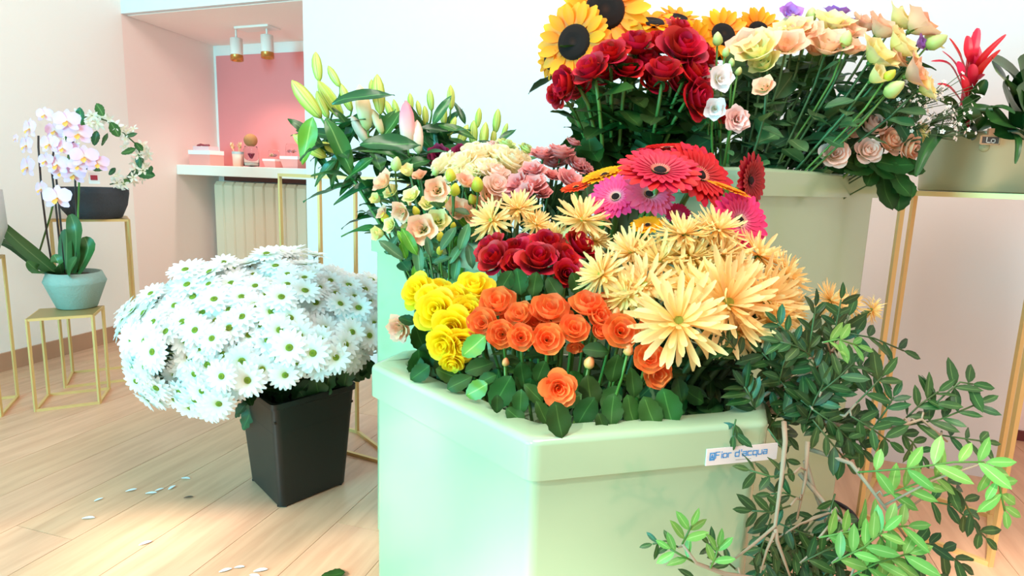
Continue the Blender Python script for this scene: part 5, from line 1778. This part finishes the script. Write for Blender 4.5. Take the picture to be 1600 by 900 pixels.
OPT = [petal(1, 1.05, .1, -.1, cup=.1, nu=4, nv=4, widest=.6, shape=.6, r0=.05).mesh('petal', M_orch), petal(.95, .6, .05, -.1, cup=.1, nu=3, nv=4, widest=.5, shape=.6, r0=.05).mesh('sepal', M_orch)]
OLP = petal(.5, .4, .9, .2, cup=.6, nu=3, nv=3, widest=.6, r0=.02).mesh('lip', M_lip)
orcs = [(47, 202, 34, -.5), (42, 228, 34, -.5), (44, 262, 38, -.5), (105, 190, 38, .2), (122, 210, 38, .4), (70, 180, 26, 0), (78, 226, 34, -.2), (90, 258, 36, 0), (96, 270, 30, .1), (132, 246, 38, .4), (152, 256, 32, .6), (115, 274, 34, .3), (90, 310, 42, .1), (65, 296, 28, -.4), (86, 205, 30, .0), (98, 232, 28, .2), (72, 252, 28, -.2), (25, 217, 16, -.6), (122, 260, 28, .3), (110, 232, 24, .3)]
for i, (px, py, dia, yaw) in enumerate(orcs):
    hd = at(px, py, dO - .12 + .02 * (i % 3)) - op
    e = lnk('flower', SPD if False else DC, orc, frame((yaw, -1, .12), 0, sc(dia) * .16, hd))
    e.data = cached('orchid_column', lambda: B().lathe([(.12, 0), (.16, .3), (.05, .6), (.001, .62)], 8).mesh('flower', M_lip))
    Q = 1 / .16 * .5
    nrm = Vector((yaw, -1, .12)).normalized()
    # angles laid out around the facing direction, first one pointing up
    F = frame(nrm, 0, 1)
    upl = F.to_3x3().transposed() @ Vector((0, 0, 1))
    a0 = math.atan2(upl.y, upl.x)
    for (da, k, s) in ((0, 1, .95), (2.2, 1, .95), (-2.2, 1, .95), (1.15, 0, 1.0), (-1.15, 0, 1.0)):
        lnk('petal', OPT[k], e, rz(a0 + da) @ Matrix.Translation((0, 0, .06 if k == 0 else 0)) @ Matrix.Diagonal((Q * s, Q * s, Q * s, 1)))
    lnk('lip', OLP, e, rz(a0 + PI) @ Matrix.Translation((0, 0, .2)) @ Matrix.Diagonal((Q, Q, Q, 1)))
lb = B().box((-sc(13), -.001, 0), (sc(13), .001, sc(26)))
o = obj('plant_label', lb, mat('label_card', 'f3eee9', rough=.6), orc, False)
o.location = at(93, 342, dO + .1) - op
obj('label_stick', B().tube([at(93, 342, dO + .1) - op, at(98, 428, dO + .02) - op], .0015, 5), MATS['label_card'], orc)

# ------------------------------------------------------------------ black bowl with a hoop of white flowers
s2c = Vector((sum(p[0] for p in S2C) / 4, sum(p[1] for p in S2C) / 4, .6395))
dB = s2c.y / K
bc = at(152, 334, dB)
bc = Vector((bc.x, bc.y - .02, .6395))
sb = lambda px: px2m(px, dB)
bowl = thing('flower_bowl', 'charcoal bowl with an arching white flowered climber on tall stand', 'bowl', bc)
obj('bowl', B().lathe([(sb(34), 0), (sb(38), .003), (sb(46), sb(20)), (sb(49), sb(38)), (sb(49), sb(46)), (sb(46), sb(46)), (sb(44), sb(38)), (.001, sb(37))], 32), mat('charcoal_stone', '3c3d42', rough=.85, bump=.3, bscale=120), bowl)
hoop = [(118, 285), (112, 230), (118, 190), (140, 180), (165, 188), (190, 205), (212, 225), (224, 250), (218, 272), (190, 284), (172, 288)]
obj('wire_hoop', B().tube([at(x, y, dB - .02) - bc for x, y in hoop], .0028, 6), M_stemd, bowl)
M_jas = mat('jasmine_petal', [(0, 'eee8b8'), (.4, 'f6f2e2'), (1, 'f8f4ea')], rough=.55, trans=.2)
JAS = B()
for i in range(5):
    JAS.merge(petal(1, .45, .3, -.2, nu=2, nv=3, widest=.55, r0=.1), rz(i * 2 * PI / 5))
JAS = JAS.mesh('flower', M_jas)
for i in range(58):
    u = RND.uniform(.12, .97) * (len(hoop) - 1)
    k = int(u)
    x = hoop[k][0] + (hoop[k + 1][0] - hoop[k][0]) * (u - k) + RND.gauss(0, 8)
    y = hoop[k][1] + (hoop[k + 1][1] - hoop[k][1]) * (u - k) + RND.gauss(0, 8)
    hd = at(x, y, dB + RND.uniform(-.08, .04)) - bc
    lnk('flower', JAS, bowl, frame((RND.uniform(-.7, .7), -1, RND.uniform(-.4, .8)), RND.uniform(0, 6), sb(RND.uniform(7, 10)), hd))
LJ = leafmesh('rose2', M_leafl)
for (px, py, l, a) in ((180, 203, 28, -60), (150, 216, 24, -95), (165, 218, 22, -110), (126, 180, 24, 80), (127, 192, 24, -70), (157, 172, 26, -55), (205, 212, 20, 200), (217, 230, 20, -50), (202, 237, 24, 200), (218, 252, 22, 100), (236, 265, 14, -80), (228, 273, 30, -12), (208, 272, 24, 30), (195, 285, 24, -10), (135, 258, 24, -40), (150, 262, 28, -30), (110, 242, 20, 60), (176, 268, 16, 40), (108, 218, 18, 100)):
    pix_leaf(bowl, LJ, px, py, dB - .06, l, a, sy=px2m(l, dB) * .75)
tagc = B().box((-sb(8), -.001, 0), (sb(8), .001, sb(16)))
o = obj('price_tag', tagc, MATS['label_card'], bowl, False)
o.location = at(148, 287, dB - .2) - bc
o['label'] = 'small white card with a red flower print'
obj('print', B().box((-sb(5), -.002, sb(5)), (sb(5), -.001, sb(12))), mat('tag_red', 'b03040', rough=.6), o, False)
# grey vase at the left edge
vp = Vector((sum(p[0] for p in S3C) / 4 + .05, sum(p[1] for p in S3C) / 4 + .02, .5215))
dV = vp.y / K
vz = thing('grey_vase', 'pale grey vase cut off by the left picture edge', 'vase', vp)
q = at(7, 300, dV)
Rv = .135
hv = at(3, 298, dV).z - vp.z
obj('vase_body', B().lathe([(Rv * .6, 0), (Rv * .75, .01), (Rv * 1.0, hv * .45), (Rv * .97, hv), (Rv * .9, hv), (Rv * .9, hv * .8), (.001, hv * .78)], 28), mat('pale_grey_ceramic', 'c3c1bb', rough=.6), vz)

# ------------------------------------------------------------------ tub with bromeliad on the right stand
sr = Vector((sum(p[0] for p in SRC) / 4, sum(p[1] for p in SRC) / 4, .847))
tb0 = Vector((sr.x + .02, sr.y, .847))
dT = tb0.y / K
st_ = lambda px: px2m(px, dT)
tub = thing('metal_tub', 'pale olive metal tub on the tallest gold stand', 'tub', tb0)
TH = at(1530, 212, dT).z - .847
M_tub = mat('brushed_olive_metal', 'b4b698', rough=.38, metal=.45, noise=.06, nscale=5)
RT = st_(92)
obj('tub_body', B().lathe([(RT * .93, 0), (RT * .95, .003), (RT, TH - .006), (RT * 1.02, TH - .002), (RT * 1.0, TH + .002), (RT * .97, TH), (RT * .94, TH * .8), (.001, TH * .78)], 40), M_tub, tub)
rv = B().lathe([(.010, 0), (.009, .004), (.001, .005)], 14)
hk = onplane(1557, 229, tb0 + Vector((0, -RT, 0)), Vector((0, 1, 0)))
d_ = Vector((hk.x - tb0.x, 0, 0))
yy = -math.sqrt(max(1e-4, RT * RT - d_.x ** 2))
lnk('rivet', rv.mesh('rivet', mat('rivet_olive', 'b8b88e', rough=.4)), tub, frame((d_.x, yy, 0), 0, 1, Vector((d_.x, yy, hk.z - .847))))
brp = Vector((tb0.x - RT * .45, tb0.y - .02, .847 + TH * .78))
brom = thing('bromeliad', 'red flowering bromeliad standing in the olive metal tub', 'bromeliad', brp)
dR = brp.y / K
M_brr = mat('bromeliad_bract', [(0, 'a81f2c'), (.5, 'e31c3c'), (1, 'f03450')], rough=.35, trans=.2, hue=.01, val=.12)
M_brg = mat('bromeliad_leaf', [(0, '3f7030'), (.2, '2d5c26'), (1, '264f20')], axis='u', rough=.35, trans=.12, val=.2)
top = at(1522, 50, dR) - brp
lo = at(1508, 170, dR) - brp
obj('flower_stem', B().tube([Vector((lo.x * .7, 0, 0)), lo, top * .8 + lo * .2, top], [.010, .012, .008, .002], 8), M_brr, brom)
for pix, wpx in (([(1512, 130, dR - .02), (1535, 92, dR - .06), (1572, 54, dR - .1)], 14), ([(1510, 150, dR - .02), (1530, 112, dR - .06), (1563, 78, dR - .1)], 14), ([(1508, 120, dR), (1500, 90, dR - .04), (1483, 60, dR - .06)], 14), ([(1506, 135, dR), (1492, 100, dR - .05), (1472, 80, dR - .1)], 11),
                 ([(1508, 150, dR), (1485, 103, dR - .06), (1455, 96, dR - .12)], 11), ([(1512, 110, dR - .03), (1518, 80, dR - .05), (1528, 44, dR - .03)], 22), ([(1510, 120, dR - .05), (1510, 85, dR - .08), (1512, 56, dR - .06)], 20), ([(1516, 120, dR - .03), (1526, 95, dR - .05), (1524, 66, dR - .03)], 18),
                 ([(1505, 150, dR - .06), (1500, 120, dR - .09), (1496, 96, dR - .09)], 24), ([(1512, 150, dR - .06), (1516, 120, dR - .08), (1520, 100, dR - .08)], 24), ([(1502, 160, dR - .06), (1484, 138, dR - .1), (1465, 132, dR - .14)], 13), ([(1514, 140, dR - .04), (1526, 125, dR - .06), (1538, 116, dR - .1)], 12), ([(1507, 165, dR - .08), (1506, 140, dR - .1), (1504, 118, dR - .1)], 22)):
    ribbon(brom, pix, wpx * .72, M_brr, 'bract', cup=.5)
for pix, wpx in (([(1510, 165, dR - .04), (1526, 145, dR - .08), (1540, 124, dR - .1)], 20), ([(1500, 212, dR - .05), (1490, 175, dR - .1), (1468, 158, dR - .12)], 34), ([(1512, 212, dR - .1), (1520, 175, dR - .14), (1526, 162, dR - .12)], 44), ([(1500, 212, dR - .1), (1505, 190, dR - .14), (1508, 165, dR - .14)], 44),
                 ([(1495, 208, dR - .1), (1470, 205, dR - .2), (1446, 235, dR - .26), (1430, 276, dR - .28)], 18), ([(1520, 205, dR - .1), (1555, 170, dR - .15), (1585, 178, dR - .2)], 15), ([(1500, 205, dR), (1482, 185, dR - .04), (1456, 190, dR - .1)], 18), ([(1510, 210, dR), (1540, 196, dR), (1560, 200, dR)], 18), ([(1560, 205, dR), (1588, 215, dR - .2), (1586, 256, dR - .24)], 10)):
    ribbon(brom, pix, wpx, M_brg, 'leaf', cup=.5)
gp = Vector((tb0.x + RT * .45, tb0.y - .02, .847 + TH * .78))
gpl = thing('leafy_plant', 'dark green leafy pot plant at the right edge in the tub', 'plant', gp)
dG = gp.y / K
M_dief = mat('variegated_leaf', [(0, 'cfe08a'), (.25, '6fa040'), (.6, '2f6528'), (1, '275a24')], axis='u', rough=.35, trans=.15, val=.2)
for pix, wpx, mt in (([(1590, 190, dG), (1578, 140, dG - .08), (1556, 112, dG - .14)], 34, M_dief), ([(1592, 180, dG), (1585, 125, dG - .05), (1552, 96, dG - .1)], 26, M_brg), ([(1596, 180, dG), (1600, 130, dG - .04), (1590, 92, dG - .06)], 34, M_brg), ([(1600, 190, dG), (1622, 140, dG - .04), (1640, 100, dG - .06)], 40, M_brg),
                     ([(1590, 210, dG - .1), (1570, 190, dG - .16), (1548, 190, dG - .2)], 24, M_brg), ([(1600, 205, dG - .1), (1598, 170, dG - .16), (1588, 140, dG - .18)], 40, M_brg), ([(1592, 212, dG - .1), (1575, 206, dG - .14), (1555, 212, dG - .16)], 20, M_brg), ([(1605, 205, dG - .1), (1635, 180, dG - .16), (1660, 180, dG - .2)], 30, M_brg), ([(1598, 210, dG), (1580, 165, dG - .1), (1570, 130, dG - .14)], 36, M_brg)):
    ribbon(gpl, pix, wpx * 2.5, mt, 'leaf', cup=.2)
obj('stem', B().tube([(0, 0, 0), (0, .01, .08)], .006, 6), M_stem, gpl)
# price clip on the tub rim
pc = onplane(1546, 219, tb0 + Vector((0, -RT * .98, 0)), Vector((0, 1, 0)))
dP = pc.y / K
clip = thing('price_clip', 'tiny chalkboard price clip on the tub rim', 'price sign', pc)
w2, h2 = px2m(14, dP), px2m(6, dP)
obj('board', B().box((-w2, -.002, -h2), (w2, .002, h2)), mat('chalkboard', '5a5450', rough=.8), clip, False)
fb = B()
for a, b2 in (((-w2, -h2), (w2, -h2)), ((w2, -h2), (w2, h2)), ((w2, h2), (-w2, h2)), ((-w2, h2), (-w2, -h2))):
    fb.bar((a[0], -.002, a[1]), (b2[0], -.002, b2[1]), .003)
obj('wooden_frame', fb, mat('pale_wood', 'caa27c', rough=.6), clip, False)
obj('peg', B().box((-.006, -.003, h2), (.006, .003, h2 + .016)), mat('peg_wood', 'd9a07c', rough=.6), clip, False)
cb = B()
strokes(cb, [[(.1, 1), (.1, 0), (.5, 0)], [(.6, 0), (1, 0), (1, .7), (.6, .7), (.6, 0)]], -w2 * .5, -h2 * .6, w2 * 1.0, h2 * 1.2, .0018)
lnk('chalk_figures', cb.mesh('chalk_figures', mat('chalk', 'f2efe8', rough=.9), False), clip, axes((1, 0, 0), (0, -1, 0), 1, (0, -.0022, 0)))

# ------------------------------------------------------------------ floor bits
M_fp = mat('fallen_petal', 'dfe8ec', rough=.6, trans=.1, val=.05)
FPm = petal(1, .42, .12, -.08, cup=.2, nu=2, nv=4, widest=.55, shape=.6).mesh('fallen_petal', M_fp)
pet = [(147, 783, 14, 30), (196, 768, 18, 20), (227, 771, 18, 5), (242, 767, 14, 25), (263, 765, 11, 45), (283, 747, 14, -8), (128, 810, 20, 5), (217, 852, 20, 28), (342, 894, 20, 25), (366, 887, 16, 10), (396, 893, 22, 15), (390, 898, 16, -20)]
for i, (px, py, l, a) in enumerate(pet):
    p = gz(px, py, .002)
    e = gz(px + l, py - l * math.tan(math.radians(a)) * .6, .002)
    o = lnk('fallen_petal', FPm, None, axes(e - p, (0, 0, 1), (e - p).length, p))
    tag(o, f'pale fallen petal on the wood floor, {ORD[sorted(q[0] for q in pet).index(px)]} of them from the left', 'petal', 'fallen petals on the floor')
p = gz(287, 778, .002)
tag(lnk('fallen_scrap', FPm.copy(), None, axes((1, .4, 0), (0, 0, 1), .022, p)), 'dark brown scrap on the floor among fallen petals', 'scrap')
bpy.data.objects['fallen_scrap'].data.materials[0] = mat('dry_scrap', '5e4a3c', rough=.9)
p = gz(517, 900, .003)
tag(lnk('fallen_leaf', leafmesh('rose2', M_leaf), None, axes((1, .1, 0), (0, 0, 1), .05, p - Vector((.02, 0, 0)))), 'green leaf lying on the floor beside the low container', 'leaf')
# dark cable on the floor by the low container
M_cab = mat('black_cable', '2a2024', rough=.5)
cabp = [gz(x, y, .006) for x, y in ((1240, 770), (1285, 768), (1315, 778), (1338, 800), (1342, 822), (1330, 835), (1300, 822), (1270, 800), (1250, 806))]
tag(obj('floor_cable', B().tube(bez(cabp[0], cabp[2], cabp[3], cabp[4], 10) + bez(cabp[4], cabp[5], cabp[6], cabp[7], 10)[1:], .0055, 8), M_cab), 'black cable looped on the floor behind the low container', 'cable')
cab2 = [gz(x, y, .018) for x, y in ((1298, 760), (1302, 800), (1296, 830), (1280, 850))]
tag(obj('floor_cable', B().tube(bez(*cab2, 9), .0055, 8), M_cab), 'short dark cable crossing over the looped one', 'cable')

# ------------------------------------------------------------------ street tree outside: its leaves dapple the sun
tr = thing('street_tree', 'leafy street tree outside behind the viewer', 'tree', (-3.6, -3.4, 0))
obj('trunk', B().tube([(0, 0, 0), (.05, 0, 1.5), (0, .05, 3.2), (.1, 0, 5.0)], [.12, .10, .08, .03], 8), M_twig, tr)
b = B()
lf = leaf_builder(.6, 2, 3)
R2 = random.Random(5)
for i in range(520):
    v = Vector((R2.gauss(0, 1), R2.gauss(0, .6), R2.gauss(0, 1)))
    b.merge(lf, frame((R2.gauss(0, 1), R2.gauss(0, 1), R2.gauss(0, 1)), R2.uniform(0, 6), R2.uniform(.16, .30), (v.x * 1.6 + .6, v.y * .4, 4.6 + v.z * .6)))
stuff(obj('crown', b, M_leaf, tr))
